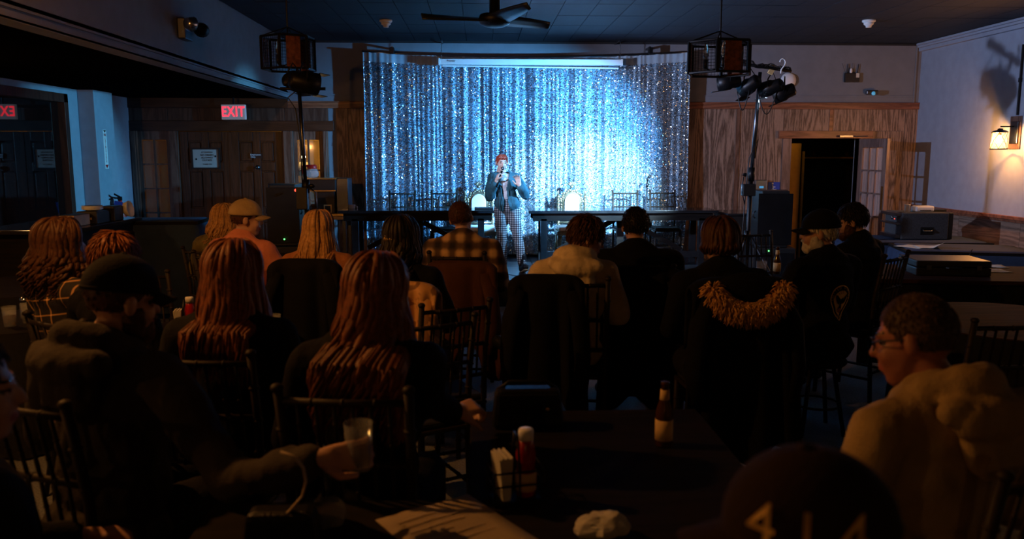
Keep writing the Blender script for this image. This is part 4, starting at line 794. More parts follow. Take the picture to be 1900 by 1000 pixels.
def tumbler(x, y, z, label, mat='glass', r=.036, h=.1, straw=False, group='drinking glasses'):
    t = thing('tumbler', label, 'glass', (x, y, z), 0, group); MB().lathe([(r * .8, 0), (r * .82, .004), (r, h), (r * .94, h), (r * .77, .01), (.002, .01)], n=18).obj('wall', M(mat), t, True)
    MB().lathe([(r * .76, .011), (r * .85, h * .55), (.002, h * .551)], n=18).obj('drink', M('amber_glass'), t, True)
    if straw: MB().tube([(0, 0, .02), (r * 1.5, -.01, h * 1.7)], .0035, 6).obj('straw', BP, t, True)
    return t
a = at(1800, 487, 6.9); tumbler(a.x + .0, 6.98, TT, 'short glass with a straw behind the flat case', straw=True)
for i, (p, l) in enumerate((((1838, 494), 'paper sheet on the dark table, farther of the pair'), ((1842, 503), 'paper sheet on the dark table, nearer of the pair'))): a = atz(*p, TT); sheet(a.x, a.y, TT, .24, .2, -.25 + .2 * i, l)
# ================================================================== left counter with service things
ltz = at(290, 408, 8.7).z; cloth_table(at(285, 408, 8.6).x, 8.75, .95, .55, ltz, R_(4), 'tall navy clothed table before the left sidelight', M('navy_cloth'), ltz - .08, 4)
cnt = thing('service_counter', 'dark service counter along the left window', 'counter', (-3.98, 7.9, 0)); ctz = at(165, 412, 8.0).z; MB().box((0, 0, ctz - .02), (.86, 1.5, .04)).obj('countertop', M('dark_gloss_wood'), cnt, bevel=.006); MB().box((0, 0, (ctz - .04) / 2), (.8, 1.4, ctz - .04)).obj('cabinet', M('dark_table'), cnt, bevel=.004)
for y in (-.35, .35): MB().box((.405, y, ctz * .5), (.02, .62, ctz * .75)).obj('door', M('dark_table'), cnt, bevel=.006)
def bin_(p, Y, w_, d, h, mat, label, cat, name, extra=None):
    a = at(p[0], p[1], Y); t = thing(name, label, cat, (a.x, Y, ctz + .001)); MB().bx(-w_ / 2, w_ / 2, -d / 2, d / 2, 0, h).obj('body', mat, t, bevel=.006); MB().bx(-w_ / 2 + .012, w_ / 2 - .012, -d / 2 + .012, d / 2 - .012, h, h + .006).obj('lid', BP, t)
    if extra: MB().bx(-.05, .05, -d / 2 - .004, -d / 2, h * .35, h * .55).obj('label_plate', extra, t)
    return t
bin_((138, 400), 7.6, .14, .3, .1, M('tan_box'), 'tan box of condiments at the counter end', 'box', 'condiment_box'); bin_((172, 400), 7.9, .2, .26, .11, BP, 'black bin with amber label under the stacked plates', 'bin', 'service_bin', M('cream_label')); bin_((208, 400), 8.2, .14, .2, .14, BP, 'plain black bin below the fire extinguisher', 'bin', 'service_bin')
a = at(172, 394, 7.9); 
for i in range(5): tag(MB().lathe([(.05, 0), (.06, .004), (.095, .014), (.095, .017), (.05, .006)], n=22).obj('white_plate', M('white_plastic'), None, True), 'white plate in the stack on the black bin', 'plate', 'stacked white plates').location = (a.x, 7.9, ctz + .119 + i * .0075)
a = at(222, 402, 8.3); tag(MB().lathe([(.03, 0), (.07, .03), (.085, .08), (.08, .08), (.06, .03), (.01, .01)], rot=(0, R_(80), 0), n=20).obj('white_bowl', M('white_plastic'), None, True), 'white bowl tipped against the plain black bin', 'bowl').location = (a.x - .0, 8.38, ctz + .09)
# ================================================================== people
M('skin', (.48, .27, .19), .5, var=.08, bump=.05); M('skin_pale', (.66, .46, .38), .5, var=.06); M('lip', (.35, .1, .09), .5, var=.05); M('eye_dark', (.03, .02, .02), .2, var=.02)
M('hair_black', (.012, .008, .006), .52, var=.4, scale=60, spec=.25); M('hair_brown', (.06, .024, .010), .52, var=.4, scale=60, spec=.25); M('hair_auburn', (.14, .042, .012), .52, var=.35, scale=60, spec=.25)
M('hair_blond', (.42, .22, .075), .52, var=.3, scale=60, spec=.25); M('hair_grey', (.16, .12, .09), .5, var=.4, scale=60, spec=.25); M('hair_pepper', (.06, .038, .026), .6, var=.4, scale=60, spec=.2); M('hair_white', (.5, .47, .42), .55, var=.2, scale=60, spec=.25); M('hair_red', (.42, .06, .03), .4, var=.3, scale=60, spec=.25)
def CL(n, c, rough=.92, **k): return M(n, c, rough, var=k.pop('var', .2), bump=.35, spec=.15, bscale=k.pop('bscale', 140), **k)
CL('cl_black', (.006, .006, .007)); CL('cl_charcoal', (.045, .038, .032)); CL('cl_pink', (.62, .22, .14)); CL('cl_olive', (.14, .11, .03), .5); CL('cl_tan', (.38, .15, .06)); CL('cl_cream', (.62, .50, .32)); CL('cl_cream_shaded', (.30, .21, .10)); M('skin_ruddy', (.26, .10, .065), .55, var=.08); CL('cl_denim_blue', (.012, .012, .016))  # darker skin and cream copies put shade into the foreground hoodie man's colours
CL('cl_capdark', (.02, .011, .008)); CL('cl_brown', (.07, .028, .014)); CL('denim_teal', (.045, .135, .175), .8, bscale=60, var=.35); CL('cl_beige_cap', (.38, .27, .14)); CL('fur', (.55, .30, .11), .9, scale=40, var=.5); CL('cl_white', (.75, .75, .76)); CL('leather_black', (.012, .012, .014), .35); M('sole', (.35, .28, .16), .7, var=.2)
checks('windowpane', (.008, .006, .006), (.85, .48, .16), .078, .0065, soft=.5, rot=(0, R_(8), R_(0)), line2=(.42, .22, .075)); checks('buffalo_plaid', (.012, .007, .005), (.6, .38, .19), .115, .06, soft=.6, line2=(.10, .055, .03)); checks('check_trousers', (.55, .58, .6), (.015, .02, .03), .027, .0135, soft=.25, line2=(.13, .15, .18))
m, nt, b = nodes('damask'); N = nt.nodes; L = nt.links
tc = N.new('ShaderNodeTexCoord'); nz = N.new('ShaderNodeTexNoise'); nz.inputs['Scale'].default_value = 11; nz.inputs['Detail'].default_value = 3; nz.inputs['Distortion'].default_value = 1.2; L.new(tc.outputs['Object'], nz.inputs['Vector']); rp = N.new('ShaderNodeValToRGB'); L.new(nz.outputs['Fac'], rp.inputs[0]); rp.color_ramp.elements[0].position = .47; rp.color_ramp.elements[1].position = .54
rp.color_ramp.elements[0].color = (.20, .09, .03, 1); rp.color_ramp.elements[1].color = (.52, .27, .09, 1); L.new(rp.outputs[0], b.inputs['Base Color']); b.inputs['Roughness'].default_value = .7
def head_vols():
    return [el((0, -.012, .025), (.077, .096, .095)), el((0, .03, -.03), (.062, .066, .085)), el((0, .052, -.088), (.036, .034, .03)), el((-.03, .058, -.03), (.03, .032, .035)), el((.03, .058, -.03), (.03, .032, .035)),
            cap((0, .088, .014), .008, (0, .106, -.022), .0125), cap((-.036, .077, .026), .011, (.036, .077, .026), .011), el((0, .088, -.054), (.024, .012, .008)), el((0, .086, -.066), (.02, .012, .008)),
            el((-.079, -.006, -.006), (.011, .02, .032)), el((.079, -.006, -.006), (.011, .02, .032)), cap((0, -.02, -.06), .05, (0, -.03, -.16), .053)]
def hand_vols(wr, d, pn, curl=.5, side=1, spread=.12):
    """palm from the wrist along d, palm normal pn; four fingers of unequal length and a thumb from the side of the palm"""
    wr = Vector(wr); d = Vector(d).normalized(); pn = Vector(pn); pn = (pn - d * pn.dot(d)).normalized(); s_ = d.cross(pn) * side
    V = [cap(wr, .026, wr + d * .03, .026)]
    for k in (-1, -.33, .33, 1): V.append(cap(wr + d * .02 + s_ * .014 * k, .017, wr + d * .088 + s_ * .028 * k, .0125))
    for k, L_ in ((-1, .062), (-.33, .074), (.33, .08), (1, .072)):
        p = wr + d * .09 + s_ * .029 * k; a = curl * .7; seg = (L_ * .45, L_ * .32, L_ * .27); r = .0098
        for i, sl in enumerate(seg):
            dd = (d * math.cos(a) + pn * math.sin(a) + s_ * spread * k * (1 - curl * .5)).normalized(); q = p + dd * sl; V.append(cap(p, r, q, r - .0008)); p = q; r -= .0008; a += curl * 1.1
    p = wr + d * .025 + s_ * .026; td = (d * .6 + s_ * .75 + pn * .45).normalized()
    V.append(cap(p, .016, p + td * .04, .0125)); p2 = p + td * .04; td2 = (d * .8 + s_ * .15 + pn * (.3 + .5 * curl)).normalized(); V.append(cap(p2, .0115, p2 + td2 * .03, .0105)); V.append(cap(p2 + td2 * .03, .0105, p2 + td2 * .03 + (td2 + pn * .3).normalized() * .026, .009))
    return V
def scale_me(me, s):
    if abs(s - 1) > 1e-6: me.transform(Matrix.Scale(s, 4))
    return me
def strand_hair(HM, style, mat, parent, s, length=.4, n=150, seed=1, wave=.012, wfreq=16, width=.017, az=150, front=.0, name='hair', body_r=.155):
    """locks laid over the skull from a parting, then falling"""
    r = random.Random(seed); mb = MB(); E = Vector((.084, .104, .104)); C0 = Vector((0, -.014, .028))
    inv = HM.inverted()
    if True:      # under-cap so no scalp shows
        mb.add([HM @ (C0 + Vector((0, -.010, .004)) + Vector((v.x * .083, v.y * .098, v.z * .100))) for v in ICO_V], ICO_F)
    for i in range(n):
        a = R_(r.uniform(-az, az)); layer = r.random(); st = Vector((r.uniform(-.02, .02), r.uniform(-.03, .05), 0)); Ls = length * r.uniform(.82, 1.05); ph = r.uniform(0, 6.28); am = wave * r.uniform(.6, 1.4); pts = []; rad = []
        dirx, diry = math.sin(a), -math.cos(a); out = 1.02 + .16 * layer
        for k in range(7):
            th = R_(8 + 92 * k / 6); p = C0 + Vector((E.x * out * math.sin(th) * dirx + st.x * (1 - k / 6), E.y * out * math.sin(th) * diry + st.y * (1 - k / 6), E.z * out * math.cos(th))); pts.append(HM @ p)
        p = pts[-1].copy(); hd = (HM.to_3x3() @ Vector((dirx, diry, 0))).normalized(); K = max(6, int(Ls / .03)); d0 = Vector((0, 0, -1)); axis = HM.translation
        side = Vector((hd.y, -hd.x, 0))
        for k in range(1, K + 1):
            t = k / K; z = p.z - Ls * t; rr_ = Vector((p.x - axis.x, p.y - axis.y, 0)); flare = 1 + (style.get('flare', .25)) * min(1, t * 1.6) - style.get('taper', .15) * max(0, t - .5)
            q = Vector((axis.x, axis.y, 0)) + rr_ * flare; q.z = z
            if q.y < axis.y and z < axis.z - .16: q.y = min(q.y, -style.get('back', .16) + .02 * layer - 0) if abs(q.x) < .16 else q.y
            wv = am * min(1, t * 2.5); q += side * (wv * math.sin(ph + t * Ls * wfreq * 2)) + hd * (wv * .8 * math.cos(ph + t * Ls * wfreq * 2)); pts.append(q)
        m_ = len(pts)
        for k in range(m_): t = k / (m_ - 1); rad.append(width * (.55 + .45 * min(1, t * 4)) * (1 - .8 * max(0, t - .6) / .4))
        mb.tube(pts, rad, 6, flat=.45, up=hd)
    me = mb.mesh(name, mat, True); return mobj(name, scale_me(me, s), mat, parent)
def short_hair(HM, mat, parent, s, seed=1, n=260, ln=.028, low=-.055, front=.055, name='hair', vol=.0, lift=.35, w=.0055):
    r = random.Random(seed); mb = MB(); C0 = Vector((0, -.016, .03)); E = Vector((.081 + vol, .096 + vol, .097 + vol))
    # skull cap, cut away over the face
    V = []; F = []; nu, nv = 28, 14
    def edge(a):   # polar angle where the hair ends, by azimuth from the back
        c = math.cos(a); return R_(128 if c > .2 else (112 + 16 * (c + .3) / .5 if c > -.3 else 62 + 50 * (c + 1) / .7))
    for j in range(nv + 1):
        for i in range(nu):
            a = 2 * math.pi * i / nu; th = edge(a) * j / nv; k = 1.0 if j < nv else .97
            V.append(HM @ (C0 + Vector((E.x * k * math.sin(th) * math.sin(a), -E.y * k * math.sin(th) * math.cos(a), E.z * k * math.cos(th)))))
    for j in range(nv):
        for i in range(nu): F.append((j * nu + i, j * nu + (i + 1) % nu, (j + 1) * nu + (i + 1) % nu, (j + 1) * nu + i))
    mb.add(V, F); R3 = HM.to_3x3()
    for i in range(n):
        a = r.uniform(-math.pi, math.pi); th = edge(a) * r.random() ** .6 * .97; nn = Vector((math.sin(th) * math.sin(a), -math.sin(th) * math.cos(a), math.cos(th))); p = C0 + Vector((E.x * nn.x, E.y * nn.y, E.z * nn.z)); down = Vector((nn.x, nn.y + r.uniform(-.4, .2), -.9 + nn.z * .2)); down = (down - nn * down.dot(nn)).normalized()
        l_ = ln * r.uniform(.6, 1.3); pts = [p - nn * .004, p + down * l_ * .5 + nn * l_ * lift * .6, p + down * l_ + nn * l_ * lift * .5]; mb.tube([HM @ q for q in pts], [w, w * .9, w * .25], 5, flat=.5)
    return mobj(name, scale_me(mb.mesh(name, mat, True), s), mat, parent)
def cap_hat(HM, mat, parent, s, brim_dir=0, brim=True, mesh_back=False):
    mb = MB(); C0 = Vector((0, -.012, .045)); E = Vector((.092, .11, .098)); nu, nv = 32, 12
    def fn(u, v): a = u * 2 * math.pi; th = R_(4 + 92 * v); k = 1 + .02 * (abs(math.sin(a * 3)) ** 8) * 0; return HM @ (C0 + Vector((E.x * math.sin(th) * math.sin(a) * k, E.y * math.sin(th) * math.cos(a) * k, E.z * math.cos(th) * (1.02 if v < 1 else 1))))
    mb.grid(fn, nu, nv, True); mb.ell(HM @ (C0 + Vector((0, 0, E.z))), (.011, .011, .008), 8, 5)
    o = mobj('cap', scale_me(mb.mesh('cap', mat, True), s), mat, parent); sd = o.modifiers.new('s', 'SOLIDIFY'); sd.thickness = .004; sd.offset = 1
    if brim:
        bm_ = MB(); Rb = Matrix.Rotation(brim_dir, 4, 'Z')
        bm_.grid(lambda u, v: HM @ (Rb @ Vector(((u - .5) * .165 * (1 - .25 * v * v), -.012 + E.y * .9 * math.sqrt(max(0, 1 - ((u - .5) * 1.5) ** 2)) + .078 * v * math.sqrt(max(.05, 1 - ((u - .5) * 1.75) ** 2)), .042 - .02 * v - .055 * (u - .5) ** 2 * 4 * .5))), 14, 7); bo = mobj('brim', scale_me(bm_.mesh('brim', mat, True), s), mat, o); sd = bo.modifiers.new('s', 'SOLIDIFY'); sd.thickness = .006
    # side and back band
    bb = MB(); bb.tube([HM @ (C0 + Vector((E.x * 1.01 * math.sin(a), E.y * 1.01 * math.cos(a), -.002))) for a in [2 * math.pi * k / 32 for k in range(32)]], .006, 6, closed=True); mobj('band', scale_me(bb.mesh('band', mat, True), s), mat, o)
    return o
def glasses(HM, parent, s):
    mb = MB()
    for sx in (-1, 1):
        mb.tube([HM @ Vector((sx * .034 + .024 * math.cos(a), .098 - .01 * abs(math.cos(a)) * (sx * math.cos(a) > 0), .005 + .018 * math.sin(a))) for a in [k * math.pi / 8 for k in range(16)]], .0022, 5, closed=True); mb.tube([HM @ Vector((sx * .058, .09, .01)), HM @ Vector((sx * .078, .06, .012)), HM @ Vector((sx * .082, -.01, .008)), HM @ Vector((sx * .08, -.03, -.012))], .0026, 5)
    mb.tube([HM @ Vector((-.011, .1, .008)), HM @ Vector((.011, .1, .008))], .0022, 5); return mobj('glasses', scale_me(mb.mesh('glasses', BP, True), s), BP, parent)
def finish_face(body, HM, s):
    """lips and closed dark eye line as material slots on the one body mesh"""
    me = body.data; inv = HM.inverted(); n = len(me.polygons); ce = np.empty(n * 3); me.polygons.foreach_get('center', ce); ce = ce.reshape(-1, 3) / s
    A = np.array(inv.to_3x3()); T = np.array(inv.translation); l = ce @ A.T + T; mi = np.zeros(n, dtype=np.int32)
    ok = l[:, 1] > .06
    lip = ok & (np.abs(l[:, 0]) < .026 * (1 - ((l[:, 2] + .059) / .02) ** 2 * .5)) & (np.abs(l[:, 2] + .059) < .0105); eye = ok & (np.abs(np.abs(l[:, 0]) - .033) < .014) & (np.abs(l[:, 2] - .006) < .0052); brow = ok & (np.abs(np.abs(l[:, 0]) - .034) < .02) & (np.abs(l[:, 2] - .03) < .004)
    mi[lip] = 1; mi[eye | brow] = 2; me.polygons.foreach_set('material_index', mi)
ROOTS = {}
def person(key, label, top_px, Y, face, skin='skin', head=(0, 0, 0), lean=0, side_lean=0, arms=None, top='cl_black', bottom='cl_denim_blue', hair=None, cap_mat=None, cap_brim=True, brim_dir=0, hood=None, glass=False, beard=None, vox=.0075, deci=.35, wide=1.0, collar=False, curl=(.7, .7), fold=.012, seatz=0, hands=None, legs=None, puffy=False, group='seated audience'):
    T = at(*top_px, Y); s = T.z / 1.365
    face = R_(face); rootrot = Matrix.Rotation(face, 4, 'Z')
    TL = Matrix.Translation((0, 0, .52)) @ Matrix.Rotation(R_(-lean), 4, 'X') @ Matrix.Rotation(R_(side_lean), 4, 'Y') @ Matrix.Translation((0, 0, -.52))     # torso lean about the hips
    HM = TL @ Matrix.Translation((0, -.012, 1.115)) @ Euler((R_(head[0]), R_(head[2]), R_(head[1])), 'YXZ').to_matrix().to_4x4() @ Matrix.Translation((0, .032, .13))
    topl = (HM @ Vector((0, -.012, .12))) * s; off = rootrot @ Vector((topl.x, topl.y, 0)); sc = T.z / max(.5, (HM @ Vector((0, -.012, .12))).z); s = sc
    topl = (HM @ Vector((0, -.012, .12))) * s; off = rootrot @ Vector((topl.x, topl.y, 0))
    t = thing('person', label, 'person', (T.x - off.x, T.y - off.y, 0), face, group)
    w = wide
    torso = [el((0, -.02, .56), (.165 * w, .13 * w, .11)), el((0, .0, .68), (.15 * w, .12 * w, .16)), el((0, .0, .9), (.172 * w, .122 * w, .2)), el((0, -.02, 1.0), (.165 * w, .1 * w, .1)), cap((-.15 * w, -.015, 1.035), .062, (.15 * w, -.015, 1.035), .062), cap((-.1, -.025, 1.06), .055, (0, -.02, 1.115), .058), cap((.1, -.025, 1.06), .055, (0, -.02, 1.115), .058)]
    torso = xf(torso, TL)
    A = dict(arms or {}); armv = []; handv = []; ri = rootrot.to_3x3().inverted()
    for nm in 'LR':          # hands that hold or touch something are given in room coordinates
        if nm + 'w' in A: A[nm] = tuple(ri @ (Vector(q) - t.location) / s for q in A[nm + 'w'])
        for e in 'dn':
            if nm + e + 'w' in A: A[nm + e] = ri @ Vector(A[nm + e + 'w'])
    for sd, nm in ((-1, 'L'), (1, 'R')):
        sh_ = TL @ Vector((sd * .185 * w, -.015, 1.03)); e_, h_ = A.get(nm, ((sd * .27, .02, .77), (sd * .13, .30, .74)))
        e_, h_ = Vector(e_), Vector(h_); armv += [cap(sh_, .058, e_, .046), cap(e_, .045, h_, .03)]
        dv = (h_ - e_).normalized(); pn = Vector(A.get(nm + 'n', (0, 0, -1))); handv += hand_vols(h_ + dv * .01, Vector(A.get(nm + 'd', dv)), pn, curl[0 if sd < 0 else 1], side=-sd if pn.z < 0 else sd)
    lg = legs or {}; legv = []; footv = []
    for sd, nm in ((-1, 'L'), (1, 'R')):
        k_, an, toe = lg.get(nm, ((sd * .12, .40, .52), (sd * .13, .36, .09), (sd * .15, .52, .04))); hp = Vector((sd * .09, 0, .54)); k_, an, toe = Vector(k_), Vector(an), Vector(toe)
        legv += [cap(hp, .088, k_, .062), cap(k_, .06, an, .04)]; hl = an + (an - toe).normalized() * .05; hl.z = an.z - .045 if nm not in lg else hl.z; footv += [cap(an, .04, hl, .034), cap(hl, .036, toe, .032)]
    neck = [cap(TL @ Vector((0, -.022, 1.08)), .056, HM @ Vector((0, -.03, -.09)), .053)]
    HV = xf(head_vols(), HM)
    body = mobj('body', scale_me(fuse(torso + armv + handv + legv + footv + neck + HV, vox, 3, deci=deci), s), [M(skin), M('lip'), M('eye_dark')], t); finish_face(body, HM, s)
    inf = .02 if not puffy else .04
    hv = []
    if hood:
        ring = [Vector((.088 * math.cos(a), -.035 + .095 * math.sin(a), 1.115 - .035 * math.sin(a) + .0 * a)) for a in [2 * math.pi * k / 16 for k in range(17)]]
        hv2 = [cap(ring[k], .034 + .012 * (ring[k].y < -.04), ring[k + 1], .034 + .012 * (ring[k + 1].y < -.04)) for k in range(16) if not (ring[k].y > .05 and abs(ring[k].x) < .03)]
        hv2 += [el((.01, -.165, 1.075), (.135, .062, .06), (R_(-15), 0, R_(4))), el((.02, -.16, 1.0), (.11, .045, .09), (R_(-8), R_(6), 0)), cap((-.12, -.15, 1.1), .03, (.135, -.165, 1.085), .036)]
        mobj('hood', scale_me(fuse(xf(hv2, TL), .009, 3, inflate=.006, noise_amp=.011, noise_scale=15), s), M(top) if isinstance(top, str) else top, t)
    if collar: hv += xf([cap((.062 * math.cos(a), -.02 + .062 * math.sin(a), 1.115), .02, (.062 * math.cos(a + .5), -.02 + .062 * math.sin(a + .5), 1.115), .02) for a in [k * .5 for k in range(13)]], TL)
    slv = [q if i % 2 == 0 else ('c', q[1], q[2], q[1].lerp(q[3], .93), q[4]) for i, q in enumerate(armv)]
    garment = mobj(hood or 'shirt', scale_me(fuse(torso + slv + hv, .011, 3, inflate=inf, noise_amp=fold, noise_scale=9), s), M(top) if isinstance(top, str) else top, t)
    mobj('trousers', scale_me(fuse(legv + xf([el((0, -.02, .56), (.16 * w, .13 * w, .1))], Matrix.Identity(4)), .013, 2, inflate=.016, noise_amp=.008, noise_scale=9), s), M(bottom), t)
    for k_ in (0, 2): mobj('shoe', scale_me(fuse(footv[k_:k_ + 2], .011, 2, inflate=.012), s), M('leather_black'), t)
    ROOTS[key] = (t, s, HM, garment, TL)
    if hair: hair(HM, t, s)
    if beard:
        bv = xf([el((0, .06, -.088), (.05, .045, .045)), el((-.05, .02, -.055), (.024, .04, .05)), el((.05, .02, -.055), (.024, .04, .05)), el((0, .092, -.043), (.034, .013, .009))], HM); mobj('beard', scale_me(fuse(bv, .008, 2, noise_amp=.01, noise_scale=50), s), M(beard), t)
    if cap_mat: cap_hat(HM, M(cap_mat), t, s, brim_dir, cap_brim)
    if glass: glasses(HM, t, s)
    if hands is not None: hands(t, s)
    return t
LH = lambda mat, **k: (lambda HM, t, s: strand_hair(HM, k.pop('style', {}) if 'style' in k else {}, M(mat), t, s, **k))
def LHs(mat, style=None, **k): return lambda HM, t, s: strand_hair(HM, style or {}, M(mat), t, s, **k)
def SH(mat, **k): return lambda HM, t, s: short_hair(HM, M(mat), t, s, **k)
chairs_for = []
def seat_chair(key, label):
    t, s, HM, g, TL = ROOTS[key]; f = t.rotation_euler.z; d = Matrix.Rotation(f, 3, 'Z') @ Vector((0, -.03, 0)); chair(t.location.x + d.x, t.location.y + d.y, f, label, s * 1.03, 0, 'chairs under the audience')
# ---- left tables
person('P1', 'woman with curly brown hair in a black windowpane check jacket at far left', (108, 414), 4.15, -38, head=(-4, -22, 0), top=M('windowpane'), hair=LHs('hair_brown', {'flare': .35, 'taper': .4, 'back': .13}, length=.24, n=230, seed=1, wave=.028, wfreq=30, width=.014, az=140), collar=True, lean=-4, arms={'L': ((-.3, .0, .8), (-.17, .28, .8)), 'R': ((.3, .02, .78), (.15, .32, .76))})
person('P2', 'person with short reddish brown hair between the check jacket and black cap', (213, 434), 3.75, -30, head=(-4, -15, 0), top='cl_black', hair=SH('hair_auburn', seed=2, ln=.05, n=700, lift=.08, vol=.006, w=.0045))
person('P3', 'bearded man in a black cap and dark hooded jacket at left foreground', (228, 488), 2.6, -25, head=(-6, -22, 0), top='cl_charcoal', hood='hooded_jacket', wide=1.16, hair=SH('hair_brown', seed=3, n=120, ln=.016), cap_mat='cl_black', beard='hair_brown', lean=4, fold=.02, vox=.006, deci=.5,
       arms={'L': ((-.3, .03, .78), (-.1, .32, .78)), 'Rw': (at(430, 900, 2.3), at(588, 852, 2.1)), 'Rdw': (1, .1, .05), 'Rnw': (-.1, 1, -.2)}, curl=(.6, .62))
person('P4', 'person at the left picture edge with only cheek and chin lit', (-72, 630), 1.78, -38, head=(-4, -30, 0), top='cl_black', hair=SH('hair_black', seed=4, n=150))
person('P5', 'woman with long straight brown hair and black top, left centre', (432, 458), 3.12, -8, head=(-4, -10, 0), top='cl_black', hair=LHs('hair_auburn', {'flare': .30, 'back': .17}, length=.36, n=210, seed=5, wave=.009, wfreq=13, width=.016, az=125))
person('P6', 'woman with long wavy auburn hair and black sweater resting her hand on the table', (700, 483), 2.7, -6, head=(-4, -14, 3), top='cl_black', lean=5, hair=LHs('hair_auburn', {'flare': .36, 'taper': .05, 'back': .18}, length=.40, n=260, seed=6, wave=.02, wfreq=15, width=.016, az=125), vox=.006, deci=.5,
       arms={'Rw': (at(790, 735, 2.62), at(838, 765, 2.75)), 'Rdw': (.75, .5, .1), 'Rnw': (-.3, .2, -.9), 'L': ((-.28, .05, .76), (-.16, .34, .74))}, curl=(.6, 1.0))
# ---- middle distance, left
person('P7', 'man in a tan baseball cap and salmon pink fleece', (455, 376), 5.95, -28, head=(-3, -48, 0), skin='skin', top='cl_pink', collar=True, wide=1.2, hair=SH('hair_brown', seed=7, n=120, ln=.015), cap_mat='cl_beige_cap', arms={'R': ((.33, .06, .76), (.2, .34, .74))})
person('P8', 'blond woman in an olive puffer jacket half hidden behind the salmon fleece', (416, 383), 6.8, -20, head=(-3, -20, 0), top='cl_olive', puffy=True, fold=.03, hair=LHs('hair_blond', {'flare': .3, 'taper': .3, 'back': .13}, length=.2, n=170, seed=8, wave=.018, wfreq=26, width=.014, az=140))
person('P9', 'woman with long straight blond hair and tan top in front of the coffee brewer', (590, 397), 5.45, -6, head=(-3, -4, 0), top='cl_tan', hair=LHs('hair_blond', {'flare': .34, 'back': .15}, length=.27, n=220, seed=9, wave=.006, wfreq=10, width=.014, az=130), arms={'R': ((.31, .0, .76), (.24, .3, .74))})
person('P10', 'woman with dark hair held by a small claw clip in a black top', (744, 407), 4.65, -14, head=(-3, -6, 0), top='cl_black', hair=LHs('hair_black', {'flare': .2, 'taper': .3, 'back': .13}, length=.2, n=170, seed=10, wave=.014, wfreq=20, width=.015, az=130))
person('P11', 'man in a tan and black plaid shirt, short dark hair, left of the performer', (851, 375), 5.95, -8, head=(-2, -4, -8), top=M('buffalo_plaid'), collar=True, wide=1.15, hair=SH('hair_brown', seed=11, n=800, ln=.014, lift=.15, w=.003), fold=.01)
# ---- right of the aisle
person('P12', 'person in glasses and a cream hooded coat looking down to the right', (1097, 404), 4.75, -8, head=(-18, -76, 0), top='cl_cream', hood='hooded_coat', hair=SH('hair_brown', seed=12, n=700, ln=.05, vol=.008, lift=.1, w=.0045), glass=True, legs={'L': ((-.02, .42, .58), (-.38, .46, .42), (-.52, .58, .47)), 'R': ((.05, .42, .52), (.02, .36, .09), (-.02, .52, .04))})
person('P13', 'broad man with short black hair and black shirt right of the aisle', (1180, 387), 5.25, -2, head=(-2, 0, 0), top='cl_black', wide=1.3, hair=SH('hair_black', seed=13, n=900, ln=.018, vol=.003, lift=.5, w=.003))
person('P14', 'person with collar length brown hair before the fur hooded parka', (1338, 410), 4.4, 4, head=(-3, 8, 0), top='cl_black', hair=LHs('hair_brown', {'flare': .08, 'taper': .5, 'back': .11}, length=.07, n=200, seed=14, wave=.008, wfreq=20, width=.014, az=140), wide=1.12)
person('P15', 'white bearded man in black cap and jacket with gold eagle emblem on its back', (1524, 396), 4.9, 26, head=(-3, 42, 0), top='cl_black', hair=SH('hair_white', seed=15, n=150, ln=.03), cap_mat='cl_black', beard='hair_white', wide=1.2, vox=.0065, arms={'L': ((-.3, .06, .78), (-.17, .33, .84)), 'Ld': (.3, .6, .5), 'R': ((.28, .05, .76), (.1, .32, .78))}, fold=.008)
person('P16', 'dark haired bearded man in a black T-shirt seated near the open French door', (1578, 380), 5.75, 40, head=(-12, 28, 0), top='cl_black', hair=SH('hair_black', seed=16, n=700, ln=.035, vol=.006, lift=.12, w=.0045), beard='hair_brown', wide=1.25)
person('P17', 'man in glasses and a cream hoodie at the right foreground', (1692, 549), 2.1, 22, head=(-8, 30, 4), skin='skin_ruddy', top='cl_cream_shaded', hood='hoodie', wide=1.12, hair=SH('hair_pepper', seed=17, n=1100, ln=.012, lift=.15, w=.0028), glass=True, lean=6, fold=.011, arms={'L': ((-.3, .05, .76), (-.15, .34, .76)), 'R': ((.33, .0, .74), (.2, .3, .74))})
person('P18', 'person in a dark cap with gold 414 digits at the bottom foreground', (1495, 868), 1.0, 36, head=(-6, 34, 0), top='cl_black', hair=SH('hair_black', seed=18, n=100, ln=.015), cap_mat='cl_capdark', cap_brim=True)
for k, l in (('P2', 'under the person with reddish brown hair at left'), ('P3', 'under the bearded man in the hooded jacket'), ('P4', 'under the person at the left picture edge'), ('P5', 'under the woman with long straight brown hair'), ('P6', 'under the woman with wavy auburn hair'), ('P7', 'under the man in the salmon fleece'), ('P8', 'under the woman in the olive puffer jacket'), ('P9', 'under the woman with straight blond hair'), ('P10', 'under the woman with the hair claw clip'), ('P11', 'under the man in the plaid shirt'), ('P12', 'under the person in the cream hooded coat'), ('P13', 'under the broad man in the black shirt'), ('P14', 'under the fur hooded parka'), ('P16', 'under the bearded man in the black T-shirt'), ('P17', 'under the man in the cream hoodie'), ('P18', 'under the person in the 414 cap')): seat_chair(k, 'black bamboo-style chair ' + l)
STOOL = (('P15', 'black backless stool under the man with the eagle emblem jacket'), ('P1', 'black backless stool under the woman in the windowpane check jacket'))
